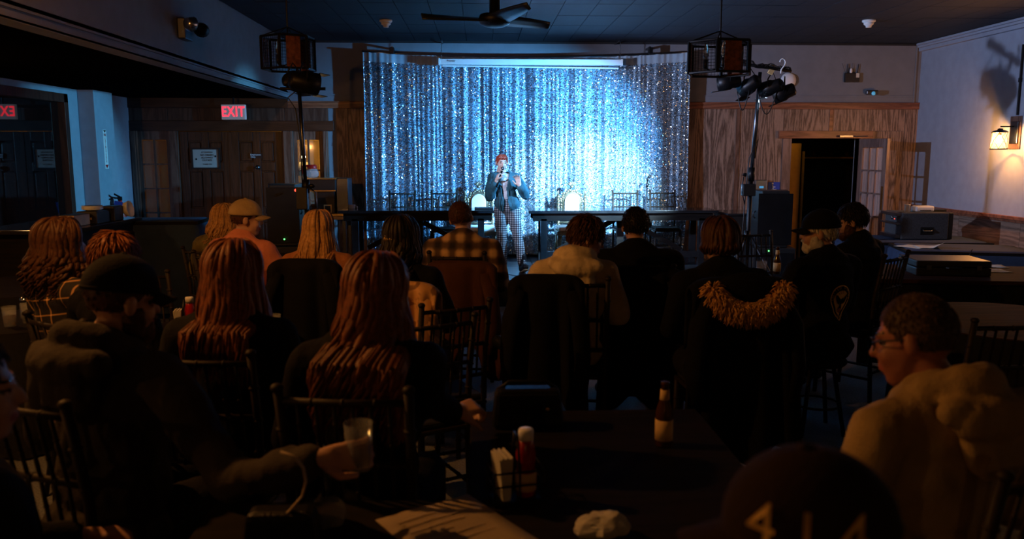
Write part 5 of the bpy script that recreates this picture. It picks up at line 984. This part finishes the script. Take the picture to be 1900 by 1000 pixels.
for kk, lb in STOOL:
    t, s, HM, g, TL = ROOTS[kk]; st_ = thing('bar_stool', lb, 'stool', (t.location.x, t.location.y, 0), 0, 'backless stools')
    MB().lathe([(.16, .44), (.175, .455), (.175, .47), (.15, .485), (.001, .487)], n=28).obj('seat', BC, st_, True)
    for k in range(4): a = R_(45 + 90 * k); MB().tube([(.1 * math.cos(a), .1 * math.sin(a), .445), (.19 * math.cos(a), .19 * math.sin(a), 0)], .014, 8).obj('leg', BM, st_, True)
    MB().tube([(.15 * math.cos(a), .15 * math.sin(a), .18) for a in [k * math.pi / 8 for k in range(16)]], .008, 6, closed=True).obj('foot_ring', BM, st_, True)
# hair claw clip of P10
t, s, HM, g, TL = ROOTS['P10']; cc = MB()
for i in range(5): cc.tube([HM @ Vector((-.02 + (i - 2) * .009, -.128, .03)), HM @ Vector((-.02 + (i - 2) * .011, -.138, .012)), HM @ Vector((-.02 + (i - 2) * .009, -.126, -.008))], .0035, 5)
cc.ell(HM @ Vector((-.02, -.13, .03)), (.024, .007, .008)); mobj('claw_clip', scale_me(cc.mesh('claw_clip', M('brass'), True), s), M('brass'), t)
def project_to(obj, verts, direction, off=.003):
    me = obj.data; bv = BVHTree.FromPolygons([v.co.copy() for v in me.vertices], [tuple(p.vertices) for p in me.polygons]); out = []; d = Vector(direction).normalized()
    for v in verts:
        hit = bv.ray_cast(Vector(v) - d * .6, d); out.append(hit[0] - d * off if hit[0] is not None else Vector(v))
    return out
def decal_mesh(me, M4, obj, direction, off):
    me.transform(M4); P = project_to(obj, [v.co for v in me.vertices], direction, off)
    for v, p in zip(me.vertices, P): v.co = p
    me.update(); return me
# eagle emblem on P15's back
t, s, HM, g, TL = ROOTS['P15']; GI = M('emblem_gold', (.9, .55, .16), .7, var=.08); BI = M('cl_black')
B4 = Matrix.Translation((-.005 * s, -.3, .835 * s)); S_ = s * 1.02
def tear(k, n=40):
    out = []
    for i in range(n): a = 2 * math.pi * i / n; x = .075 * math.sin(a); z = .075 * math.cos(a) + .03; z = z if z > .03 else .03 + (z - .03) * 1.75; x = x * (1 if z > .03 else max(.0, 1 - ((.03 - z) / .16) ** 1.5)); out.append((x * k * S_, (z - .0) * k * S_))
    return out
def flat(poly, M4=None, sub=0):
    mb = MB(); c = (sum(p[0] for p in poly) / len(poly), sum(p[1] for p in poly) / len(poly)); rings = [1, .75, .5, .25]
    V = [(c[0] + (x - c[0]) * r_, 0, c[1] + (z - c[1]) * r_) for r_ in rings for x, z in poly] + [(c[0], 0, c[1])]; n_ = len(poly); F = []
    for j in range(3):
        for i in range(n_): F.append((j * n_ + i, j * n_ + (i + 1) % n_, (j + 1) * n_ + (i + 1) % n_, (j + 1) * n_ + i))
    for i in range(n_): F.append((3 * n_ + i, 3 * n_ + (i + 1) % n_, 4 * n_))
    mb.add(V, F); return mb.mesh('d', None)
dy = (0, 1, 0)
em = mobj('emblem', decal_mesh(flat(tear(.74)), B4, g, dy, .004), GI, t); em['label'] = 'gold eagle emblem on the jacket back'
rim = MB(); P_ = tear(1.0); rim.tube([(x, 0, z) for x, z in P_], .0035, 5, closed=True); mobj('emblem_rim', decal_mesh(rim.mesh('r', None), B4, g, dy, .004), GI, em)
wing = [(-.008, -.01), (-.018, -.018), (-.034, -.006), (-.043, .018), (-.046, .042), (-.034, .036), (-.024, .018), (-.01, .008), (0, .02), (.008, .022), (.01, .008), (.024, .018), (.034, .036), (.046, .042), (.043, .018), (.034, -.006), (.018, -.018), (.008, -.01), (.006, -.03), (.016, -.05), (-.016, -.05), (-.006, -.03)]
mobj('eagle', decal_mesh(flat([(x * S_, (z + .012) * S_) for x, z in wing]), B4, g, dy, .008), BI, em)
M('emblem_red', (.3, .06, .02), .7, var=.1); mobj('shield', decal_mesh(flat([(x * S_, z * S_) for x, z in ((-.012, -.03), (.012, -.03), (.012, -.05), (0, -.062), (-.012, -.05))]), B4, g, dy, .010), M('emblem_red'), em)
for i in range(7):
    a = R_(-60 + 20 * i); mobj('ray', decal_mesh(flat([((.03 * math.sin(a) - .0012) * S_, (.03 + .03 * math.cos(a)) * S_), ((.03 * math.sin(a) + .0012) * S_, (.03 + .03 * math.cos(a)) * S_), ((.05 * math.sin(a) + .0012) * S_, (.03 + .05 * math.cos(a)) * S_), ((.05 * math.sin(a) - .0012) * S_, (.03 + .05 * math.cos(a)) * S_)]), B4, g, dy, .006), M('cl_brown'), em)
for i, ch in enumerate('UNITED STATES'):
    if ch == ' ': continue
    a = R_(-92 + 184 * i / 12); me = text_mesh(ch, .021 * S_, .0005); X4 = Matrix.Translation((.0645 * math.sin(a) * S_, 0, (.03 + .0645 * math.cos(a)) * S_)) @ Matrix.Rotation(a, 4, 'Y') @ Matrix.Rotation(R_(90), 4, 'X'); me.transform(X4); mobj('letter', decal_mesh(me, B4, g, dy, .006), GI, em)
for i, ch in enumerate('NAVY'): me = text_mesh(ch, .022 * S_, .0005); me.transform(Matrix.Translation(((-.024 + .016 * i) * S_, 0, (-.075 + .012 * abs(i - 1.5) * 0 - .006 * (1.5 - abs(i - 1.5))) * S_)) @ Matrix.Rotation(R_(90), 4, 'X')); mobj('letter', decal_mesh(me, B4, g, dy, .006), GI, em)
# 414 digits on P18's cap
t, s, HM, g, TL = ROOTS['P18']; capo = [c for c in t.children if c.name.startswith('cap')][0]; vd = (Matrix.Rotation(-t.rotation_euler.z, 3, 'Z') @ Vector((.39, .92, 0))).normalized(); M('digit_gold', (.8, .5, .12), .6, var=.08)
ang0 = math.atan2(vd.y, vd.x) - math.pi / 2; cen = (HM @ Vector((0, -.01, .055))) * s
for i, ch in enumerate('414'):
    me = text_mesh(ch, .075 * s, .001); me.transform(Matrix.Translation(((i - 1) * .055 * s, 0, .012 * s)) @ Matrix.Rotation(R_(90), 4, 'X')); mobj('digit', decal_mesh(me, Matrix.Translation(cen - vd * .0) @ Matrix.Rotation(ang0, 4, 'Z'), capo, vd, .01), M('digit_gold'), capo)
# ================================================================== the performer
PT = at(929, 287, 9.85); ps = (PT.z - STZ) / 1.665; pr = at(941, 500, 9.85)
perf = thing('person', 'performer with short red hair in a denim jacket and check trousers singing on stage', 'person', (pr.x, 9.85, STZ), R_(180))
PHM = Matrix.Translation((.075, -.01, 1.545)) @ Euler((R_(-4), R_(-7), R_(12)), 'YXZ').to_matrix().to_4x4()
ptorso = [el((0, 0, .93), (.165, .115, .12)), el((.01, 0, 1.08), (.135, .1, .16)), el((.035, 0, 1.25), (.16, .11, .16)), cap((-.13, -.01, 1.335), .055, (.2, -.01, 1.345), .055), cap((.04, -.01, 1.36), .055, (.06, -.01, 1.43), .05)]
prs, pre, prw = Vector((.205, -.01, 1.33)), Vector((.255, .03, 1.07)), Vector((.155, .175, 1.30)); pls, ple, plw = Vector((-.135, -.01, 1.32)), Vector((-.26, .02, 1.10)), Vector((-.17, .17, 1.235))
parm = [cap(prs, .052, pre, .042), cap(pre, .042, prw, .028), cap(pls, .052, ple, .042), cap(ple, .042, plw, .028)]
phand = hand_vols(prw, (-.25, -.1, .95), (-.9, -.2, -.1), 1.05, side=-1) + hand_vols(plw, (.25, -.05, .95), (.35, .9, 0), .35, side=-1, spread=.3)
phips = [(.085, 0, .9), (-.085, 0, .9)]; pk = [(.075, .03, .5), (-.15, .05, .5)]; pa = [(.055, -.02, .1), (-.215, .06, .12)]; ptoe = [(.065, .13, .035), (-.25, .25, .1)]; phl = [(.055, -.05, .045), (-.215, .03, .045)]
pleg = []; pfoot = []
for i in range(2): pleg += [cap(phips[i], .09, pk[i], .06), cap(pk[i], .058, pa[i], .042)]; pfoot += [cap(pa[i], .042, phl[i], .04), cap(phl[i], .04, ptoe[i], .034)]
pb = mobj('body', scale_me(fuse(ptorso + parm + phand + pleg + pfoot + xf(head_vols(), PHM) + [cap((.055, -.015, 1.38), .05, (.07, -.02, 1.47), .048)], .005, 3, deci=.6), ps), [M('skin_pale'), M('lip'), M('eye_dark')], perf); finish_face(pb, PHM, ps)
mobj('top', scale_me(fuse(ptorso[1:4], .01, 3, inflate=.012), ps), M('cl_white'), perf)
jm = fuse(ptorso[1:4] + [cap((-.02, .0, .98), .14, (.02, 0, .98), .14)] + [parm[0], ('c', pre, .042, pre.lerp(prw, .82), .034), parm[2], ('c', ple, .042, ple.lerp(plw, .82), .034)] + [cap((.055 + .07 * math.cos(a), -.01 + .065 * math.sin(a), 1.395), .016, (.055 + .07 * math.cos(a + .45), -.01 + .065 * math.sin(a + .45), 1.395), .016) for a in [R_(130) + k * .45 for k in range(9)]], .009, 2, inflate=.02, noise_amp=.016, noise_scale=13)
bm = bmesh.new(); bm.from_mesh(jm); kill = []
for f in bm.faces:
    c = f.calc_center_median(); mid = .02 + (c.z - 1.0) * .1; hw = .028 + .045 * max(0, c.z - 1.2) / .15 + .02 * max(0, 1.0 - c.z) / .1
    if (c.y > .04 and abs(c.x - mid) < hw and .8 < c.z < 1.43) or c.z < .865: kill.append(f)
bmesh.ops.delete(bm, geom=kill, context='FACES'); bm.to_mesh(jm); bm.free()
jk = mobj('denim_jacket', scale_me(jm, ps), M('denim_teal'), perf); sd = jk.modifiers.new('s', 'SOLIDIFY'); sd.thickness = .006; sd.offset = 1
for sx in (-1, 1):      # stitched front plackets
    m_ = MB(); m_.tube([Vector(((.02 + (z - 1.0) * .1 + sx * (.05 + .045 * max(0, z - 1.2) / .15)) , .128 - .25 * (z - 1.15) ** 2 * (1 if z > 1.15 else 1.6), z)) * ps for z in (.88, .95, 1.02, 1.1, 1.18, 1.25, 1.32)], .010 * ps, 6, flat=.4); m_.obj('placket', M('denim_teal'), jk, True)
mobj('trousers', scale_me(fuse(pleg + [el((0, 0, .93), (.165, .115, .12)), cap((-.06, 0, 1.0), .1, (.07, 0, 1.0), .1)], .011, 2, inflate=.016, noise_amp=.014, noise_scale=16), ps), M('check_trousers'), perf)
bt = MB()
for i in range(2):
    bo = mobj('boot', scale_me(fuse([cap(Vector(pa[i]) + Vector((0, 0, .12)), .045, pa[i], .042), pfoot[2 * i], pfoot[2 * i + 1]], .009, 2, inflate=.012), ps), M('leather_black'), perf)
    h_, t_ = Vector(phl[i]), Vector(ptoe[i]); d = (t_ - h_).normalized(); up = Vector((0, 0, 1)); up = (up - d * up.dot(d)).normalized(); m_ = MB(); m_.tube([(h_ - d * .045 - up * .046) * ps, (h_ - up * .046) * ps, (h_.lerp(t_, .5) - up * .047) * ps, (t_ - up * .043) * ps, (t_ + d * .035 - up * .036) * ps], [.028 * ps, .042 * ps, .036 * ps, .042 * ps, .024 * ps], 10, flat=.28, up=up); m_.obj('sole', M('sole'), bo, True, label='tan boot sole')
short_hair(PHM, M('hair_red'), perf, ps, seed=77, n=420, ln=.03, vol=.001, lift=.12)
fl = MB(); rf = random.Random(5)
for i in range(46):
    a = rf.uniform(-.9, .5); x0 = rf.uniform(-.05, .05); fl.tube([PHM @ Vector((x0, .02, .124)), PHM @ Vector((x0 + .015, .065, .108 + rf.uniform(-.004, .006))), PHM @ Vector((x0 * .9 + .025, .088, .08)), PHM @ Vector((x0 * .9 + .035, .09, .06 + rf.uniform(-.008, .015)))], [.008, .009, .008, .002], 5, flat=.5)
mobj('fringe', scale_me(fl.mesh('fringe', M('hair_red'), True), ps), M('hair_red'), perf)
P180 = Matrix.LocRotScale(Vector(perf.location), Euler((0, 0, R_(180))), None)
mt = P180 @ ((PHM @ Vector((.006, .122, -.062))) * ps); mw = P180 @ ((prw + Vector((-.03, .0, .0))) * ps)
mic = thing('microphone', 'black handheld microphone raised to the performer mouth', 'microphone', mw); dm = (mt - mw); hp = dm.normalized()
MB().tube([-hp * .08, dm * .8], [.009, .013], 10).obj('handle', BM, mic, True); MB().ell(dm, (.022, .022, .022), 14, 10).obj('grille', STM, mic, True)
cab = [mw - hp * .07] + [Vector((mw.x - .01, mw.y - .01, mw.z - .08 - k * .12)) + Vector((.008 * math.sin(k), 0, 0)) for k in range(8)]; cab = [p for p in cab if p.z > STZ + .03]; e = cab[-1]; cab += [Vector((e.x + .03, e.y - .05, STZ + .012)), Vector((e.x + .2, e.y - .22, STZ + .008)), Vector((e.x + .42, SY + .06, STZ + .008)), Vector((e.x + .44, SY - .03, STZ - .02)), Vector((e.x + .45, SY - .04, .012))]
tag(MB().tube(cab, .005, 6).obj('microphone_cable', BP, None, True), 'thin black microphone cable trailing down over the stage edge', 'cable')
# ================================================================== audience tables and what stands on them
def round_table(cx, cy, r, label, mat='dark_table'):
    t = thing('round_table', label, 'table', (cx, cy, 0), 0, 'round audience tables'); MB().lathe([(.001, .705), (r - .02, .705), (r, .712), (r, .732), (r - .006, .738), (.001, .738)], n=40).obj('tabletop', M(mat), t, False); MB().lathe([(.035, .03), (.035, .69), (.09, .705)], n=14).obj('pedestal', BM, t, True); MB().lathe([(.26, 0), (.26, .015), (.06, .04)], n=24).obj('base', BM, t, True); return t
round_table(-1.55, 4.62, .46, 'round table between the long haired woman and blond woman'); round_table(-1.42, 6.9, .46, 'round table in front of the salmon fleece man'); round_table(-.5, 7.35, .42, 'round table near the left stage front'); round_table(1.92, 6.75, .55, 'round table in front of the eagle emblem man'); round_table(3.25, 4.75, .62, 'round brown table at right beside the empty chair', 'table_wood')
TZ_ = .7385
def rect_table(x0, x1, y0, y1, label):
    t = thing('dining_table', label, 'table', ((x0 + x1) / 2, (y0 + y1) / 2, 0)); w_, d = x1 - x0, y1 - y0; MB().box((0, 0, .72), (w_, d, .035)).obj('tabletop', M('dark_table'), t, bevel=.006)
    for sx in (-1, 1):
        for sy in (-1, 1): MB().box((sx * (w_ / 2 - .06), sy * (d / 2 - .06), .35), (.05, .05, .7)).obj('leg', BM, t)
rect_table(-.04, .86, 1.95, 3.1, 'black dining table with the condiment caddy in the foreground'); rect_table(-.78, -.05, 1.45, 2.28, 'black dining table at the bottom left foreground')
def bottle(x, y, z, label, liquid='beer_glass', h=.23, group='beer bottles'):
    t = thing('beer_bottle', label, 'bottle', (x, y, z), 0, group); MB().lathe([(.028, 0), (.0305, .004), (.0305, h * .5), (.028, h * .58), (.015, h * .75), (.0135, h * .95), (.015, h * .955), (.015, h), (.011, h)], n=18).obj('glass_body', M(liquid), t, True); MB().lathe([(.0312, h * .1), (.0312, h * .42)], n=18).obj('label_paper', M('cream_label'), t, True); MB().lathe([(.0175, h * .68), (.0152, h * .88)], n=18).obj('neck_label', M('cream_label'), t, True); return t
def caddy(x, y, rz, label, z=TZ_):
    t = thing('condiment_caddy', label, 'caddy', (x, y, z), rz, 'wire condiment caddies')
    for h in (.012, .06, .1): MB().tube([(-.075, -.05, h), (.075, -.05, h), (.075, .05, h), (-.075, .05, h)], .003, 5, closed=True).obj('wire_ring', BM, t)
    for px_, py_ in ((-.075, -.05), (.075, -.05), (.075, .05), (-.075, .05), (0, -.05), (0, .05)): MB().cyl((px_, py_, .002), (px_, py_, .1), .003, n=6).obj('wire_post', BM, t)
    MB().bx(-.074, .074, -.049, .049, .004, .008).obj('tray', BM, t); MB().tube([(0, -.05, .1), (0, -.02, .2), (0, .02, .2), (0, .05, .1)], .004, 6).obj('carry_handle', BM, t, True); return t
def ketchup(x, y, z, label, group='ketchup bottles'):
    t = thing('ketchup_bottle', label, 'bottle', (x, y, z), 0, group); MB().lathe([(.026, 0), (.03, .006), (.031, .05), (.027, .09), (.03, .13), (.022, .165), (.018, .172)], n=18).obj('body', M('ketchup'), t, True); MB().lathe([(.0225, .172), (.0225, .2), (.02, .204)], n=18).obj('cap', M('white_plastic'), t, True); MB().lathe([(.0316, .02), (.0318, .075)], n=18).obj('label_paper', M('cream_label'), t, True); return t
def napkins(x, y, z, rz, label):
    t = thing('napkin_stack', label, 'napkins', (x, y, z), rz)
    for i in range(6): MB().box((-.014 + i * .0055, 0, .065 + .004 * (i % 2)), (.004, .085, .13), rot=(0, .03 * (i - 3), 0)).obj('napkin', M('white_paper'), t)
a = atz(957, 925, TZ_); caddy(a.x, a.y, .2, 'wire condiment caddy in the foreground centre'); ketchup(a.x + .03, a.y + .005, TZ_ + .009, 'ketchup bottle with white cap in the foreground caddy'); napkins(a.x - .04, a.y - .005, TZ_ + .009, .3, 'upright paper napkins in the foreground caddy')
a = atz(350, 600, TZ_); a = Vector((a.x + .04, 4.55, 0)); a.x = at(346, 580, 4.55).x; caddy(a.x, a.y, -.2, 'wire condiment caddy on the table at left'); ketchup(a.x + .02, a.y - .0, TZ_ + .009, 'ketchup bottle in the caddy at left'); napkins(a.x - .045, a.y, TZ_ + .009, .2, 'upright paper napkins in the caddy at left')
a = atz(1231, 826, TZ_); bottle(a.x, a.y, TZ_, 'brown beer bottle on the foreground table'); a = atz(1441, 508, TZ_); bottle(a.x, min(a.y, 6.9), TZ_, 'beer bottle on the table before the eagle emblem man')
a = at(1412, 512, 6.55); tumbler(a.x, 6.55, TZ_, 'clear plastic cup of beer beside the far beer bottle', r=.045, h=.13)
hg = at(664, 835, 2.1); tumbler(hg.x, 2.1 + .02, hg.z - .06, 'clear glass held in the left foreground hand', r=.04, h=.13)
for i, (p, l) in enumerate((((508, 572), 'small glass on the left round table, nearest the straight brown hair'), ((538, 585), 'small glass on the left round table, nearer the fur cuff glove'))):
    a = at(*p, 4.5 + .1 * i); a.x = min(a.x, -1.2 + .02 * i); tumbler(a.x, a.y, TZ_, l)
for i, (p, l) in enumerate((((655, 470), 'glass on the far table, left of the claw clip woman'), ((672, 476), 'short glass on the far table behind the blond woman'))): a = at(*p, 7.3 + .08 * i); a.x = max(a.x, -.85 + .05 * i); tumbler(a.x, a.y, TZ_, l)
a = at(690, 470, 7.3); bottle(-.6, 7.3, TZ_, 'dark bottle on the far table by the stage')
def skirt(t, r):
    MB().grid(lambda u, v: Vector(((r + .01 + v * (.03 + .025 * math.sin(u * 2 * math.pi * 14))) * math.cos(u * 2 * math.pi), (r + .01 + v * (.03 + .025 * math.sin(u * 2 * math.pi * 14))) * math.sin(u * 2 * math.pi), .735 - .72 * v)), 112, 5, True).obj('skirt', M('black_cloth'), t, True)
a = at(20, 480, 4.6); t = round_table(a.x - .15, 5.0, .42, 'round table at the far left picture edge'); skirt(t, .42)  # black skirt added to cover lit floor and keep this edge dark
skirt(round_table(-3.55, 6.35, .6, 'black skirted round table behind the check jacket woman'), .6)  # table added to mask the lit floor so the area stays dark
for o_ in list(bpy.data.objects):
    if o_.get('label') == 'round brown table at right beside the empty chair': skirt(o_, .62)  # black skirt added to hide the lit floor under the brown table

for i, (p, l) in enumerate((((8, 480), 'glass at the left picture edge, outermost'), ((26, 484), 'glass at the left picture edge, beside the check jacket'))): q = at(*p, 4.8); tumbler(q.x, 4.8 + .1 * i, TZ_, l, r=.04, h=.12)
q = at(28, 460, 5.0); t = thing('salt_shaker', 'glass shaker with steel lid at the far left table', 'shaker', (q.x, 5.05, TZ_)); MB().lathe([(.03, 0), (.03, .09), (.024, .1)], n=14).obj('jar', M('glass'), t, True); MB().lathe([(.026, .1), (.026, .12), (.01, .135)], n=14).obj('lid', M('chrome'), t, True)
# fur trimmed glove lying on the table
q = at(585, 596, 4.35); t = thing('fur_cuff', 'tan fur cuff of a dark glove on the left round table', 'glove', (-1.22, 4.5, TZ_)); gl = MB(); rg = random.Random(2)
for i in range(240): a = rg.uniform(0, 6.28); p = Vector((.06 * math.cos(a), .045 * math.sin(a), .03 + .012 * math.sin(a))); d = Vector((rg.gauss(0, 1), rg.gauss(0, 1), rg.gauss(0, 1))).normalized(); gl.tube([p, p + d * .028], [.004, .001], 4)
gl.obj('fur', M('fur'), t, True, kind='stuff'); MB().ell((.1, .02, .025), (.08, .045, .025)).obj('glove_hand', M('leather_black'), t, True)
# foil bag
def crumple(name, cx, cy, cz, r, mat, label, cat, seed, flat_=.6):
    rg = random.Random(seed); t = MB(); t.ell((0, 0, 0), (r, r * .8, r * flat_), 22, 14); V = []
    for v in t.v: p = Vector(v); k = 1 + .45 * noise.noise(p * (4 / r) * .35 + Vector((seed, 0, 0))) + .25 * noise.noise(p * (9 / r) * .35); V.append((p.x * k, p.y * k, max(-r * flat_ * .8, p.z * k)))
    t.v = V; o = t.obj(name, mat, None, False); o.location = (cx, cy, cz + r * flat_ * .8); return tag(o, label, cat)
crumple('foil_bag', -1.45, 4.85, TZ_ + .002, .085, M('foil_gold'), 'crumpled gold foil bag on the left round table', 'bag', 3)
a = atz(580, 985, TZ_); crumple('plastic_wrap', a.x, a.y + .03, TZ_ + .002, .075, M('glass'), 'crumpled clear plastic wrapper at the bottom left', 'wrapper', 5, .5)
a = atz(232, 985, TZ_); crumple('foil_wrapper', -.72, 1.55, TZ_ + .002, .04, M('foil_gold'), 'small gold foil wrapper at the bottom left corner', 'wrapper', 8)
a = at(520, 960, 1.95); t = thing('shoulder_bag', 'black shoulder bag with a curved tan strap at lower left', 'bag', (a.x, 1.97, TZ_)); MB().box((0, 0, .06), (.2, .09, .12), taper=.85).obj('body', M('leather_black'), t, bevel=.02)
MB().tube([at(*p, 1.95) - Vector(t.location) for p in ((520, 838), (547, 848), (563, 868), (568, 893), (561, 920), (537, 948), (515, 965))], .0065, 8, flat=.5).obj('strap', M('tan_box'), t, True, label='curved tan strap')
a = atz(840, 985, TZ_); sheet(a.x + .02, a.y - .03, TZ_, .3, .42, .55, 'printed menu sheet on the foreground table', .02, 'menu_sheet'); mnu = bpy.data.objects['menu_sheet']; mnu.data.materials[0] = M('menu_paper')
for i in range(9): MB().bx(-.11, -.11 + random.uniform(.1, .21), .15 - i * .035, .156 - i * .035, .0075, .008).obj('printed_line', M('tan_box'), mnu)
a = atz(1120, 992, TZ_); crumple('paper_napkin', a.x, a.y, TZ_ + .002, .07, M('white_paper'), 'crumpled white paper napkin on the foreground table', 'napkin', 11, .45)
a = at(978, 770, 2.95); t = thing('black_handbag', 'black structured handbag at the far end of the foreground table', 'handbag', (a.x, 2.92, TZ_)); MB().box((0, 0, .075), (.27, .1, .15), taper=.88).obj('body', M('leather_black'), t, bevel=.02); MB().box((0, -.052, .1), (.22, .008, .07)).obj('flap', M('leather_black'), t, bevel=.003); MB().ell((.07, -.058, .08), (.008, .005, .008)).obj('clasp', M('brass'), t, True); MB().tube([(-.11, 0, .14), (-.07, 0, .17), (.07, 0, .17), (.11, 0, .14)], .008, 6).obj('handle', M('leather_black'), t, True)
# loose chairs
for x, y, rz, l in ((at(772, 600, 3.75).x, 3.85, 28, 'empty bamboo-style chair beside the wavy haired woman, nearer of two'), (at(812, 560, 4.1).x, 4.25, 24, 'empty bamboo-style chair before the plaid shirt man coat, farther of two'), (at(290, 500, 5.5).x, 5.45, 0, 'empty bamboo-style chair between the navy table and check jacket woman'), (at(1858, 640, 3.55).x, 3.75, 4, 'empty bamboo-style chair at the right by the brown table'), (at(1461, 490, 6.9).x, 7.45, 190, 'empty bamboo-style chair facing us beyond the far beer bottle')): chair(x, y, R_(rz), l, 1.0)
# ================================================================== coats over chair backs
def coat(key, label, mat, ztop, zend, w_=.48, dx=0, name='coat', hem=.05, seed=1, flare=.15, cat='coat', lap=.3):
    t0, s, HM, g, TL = ROOTS[key]; t = thing(name, label, cat, t0.location.copy(), t0.rotation_euler.z, 'coats over chair backs'); rg = random.Random(seed); ph = rg.uniform(0, 6)
    def fn(u, v):
        x = (u - .5); sh_ = .5 + .5 * math.sin(math.pi * min(1, max(0, u))); edge = 1 - abs(2 * u - 1) ** 6
        if v < .25: k = v / .25; y = -.235 + .0 * k; z = ztop - lap * (1 - k) - .05 * (1 - edge); w2 = w_
        elif v < .4: k = (v - .25) / .15; y = -.235 - .11 * k; z = ztop + .035 * math.sin(math.pi * k) - .05 * (1 - edge); w2 = w_
        else: k = (v - .4) / .6; y = -.345 - .03 * k + (.012 + .03 * k) * math.sin(u * 22 + ph + 2 * math.sin(u * 7)); z = ztop - (ztop - zend - hem * math.sin(u * 11 + ph)) * k - .05 * (1 - edge); w2 = w_ * (1 + flare * k)
        return Vector((dx + x * w2, y * s, z))
    o = MB().grid(fn, 46, 30).obj('cloth', mat, t, True); sd = o.modifiers.new('s', 'SOLIDIFY'); sd.thickness = .014; sd.offset = 0
    for sx in (-1, 1): MB().tube([(dx + sx * w_ * .36, -.33 * s, ztop - .05), (dx + sx * w_ * .46, -.39 * s, ztop - .2), (dx + sx * w_ * .5, -.40 * s, ztop - .42), (dx + sx * w_ * .47, -.39 * s, max(zend + .06, ztop - .6))], [.05, .055, .05, .045], 10, flat=.6).obj('sleeve', mat, t, True)
    return t
coat('P9', 'black jacket over the chair of the straight blond haired woman', M('cl_black'), 1.05, .5, .46, seed=1, name='jacket', cat='jacket')
coat('P10', 'gold damask jacket over the chair of the claw clip woman', M('damask'), 1.03, .55, .48, .08, seed=2, name='jacket', cat='jacket', flare=.05)
coat('P11', 'long brown coat with pointed hem over the plaid shirt man chair', M('cl_brown'), .97, .3, .5, .03, seed=3, hem=.13, flare=.35)
coat('P12', 'bulky black coat over the chair beside the cream hooded coat', M('cl_black'), 1.04, .35, .42, -.15, seed=4)
coat('P13', 'black coat hanging over the broad man chair back', M('cl_black'), 1.02, .2, .5, 0, seed=5)
pk_ = coat('P14', 'black parka with tan fur trimmed hood over a chair back', M('cl_black'), 1.08, .18, .56, 0, seed=6, name='parka', flare=.2)
s_ = ROOTS['P14'][1]; fm = MB(); rg = random.Random(9)
def furpath(t): a = R_(200 + 140 * t); return Vector((.2 * math.cos(a), (-.37 - .05 * math.sin(math.pi * t)) * s_, 1.13 + .17 * math.sin(a)))
fm.tube([furpath(k / 16) for k in range(17)], [.03 + .018 * math.sin(math.pi * k / 16) for k in range(17)], 10)
for i in range(1500):
    c = furpath(rg.random()); d = Vector((rg.gauss(0, 1), rg.gauss(-.3, 1), rg.gauss(0, 1))).normalized(); p = c + d * .035; fm.tube([p, p + (d + Vector((0, 0, -.3))) * .022, p + (d + Vector((rg.uniform(-.4, .4), 0, -.7))) * .036], [.005, .004, .001], 4)
fm.obj('fur_trim', M('fur'), pk_, True, kind='stuff', label='tan fur hood trim'); MB().ell((0, -.34 * s_, 1.05), (.17, .06, .1), 18, 12).obj('hood', M('cl_black'), pk_, True)
bpy.data.scenes.remove(TMP)
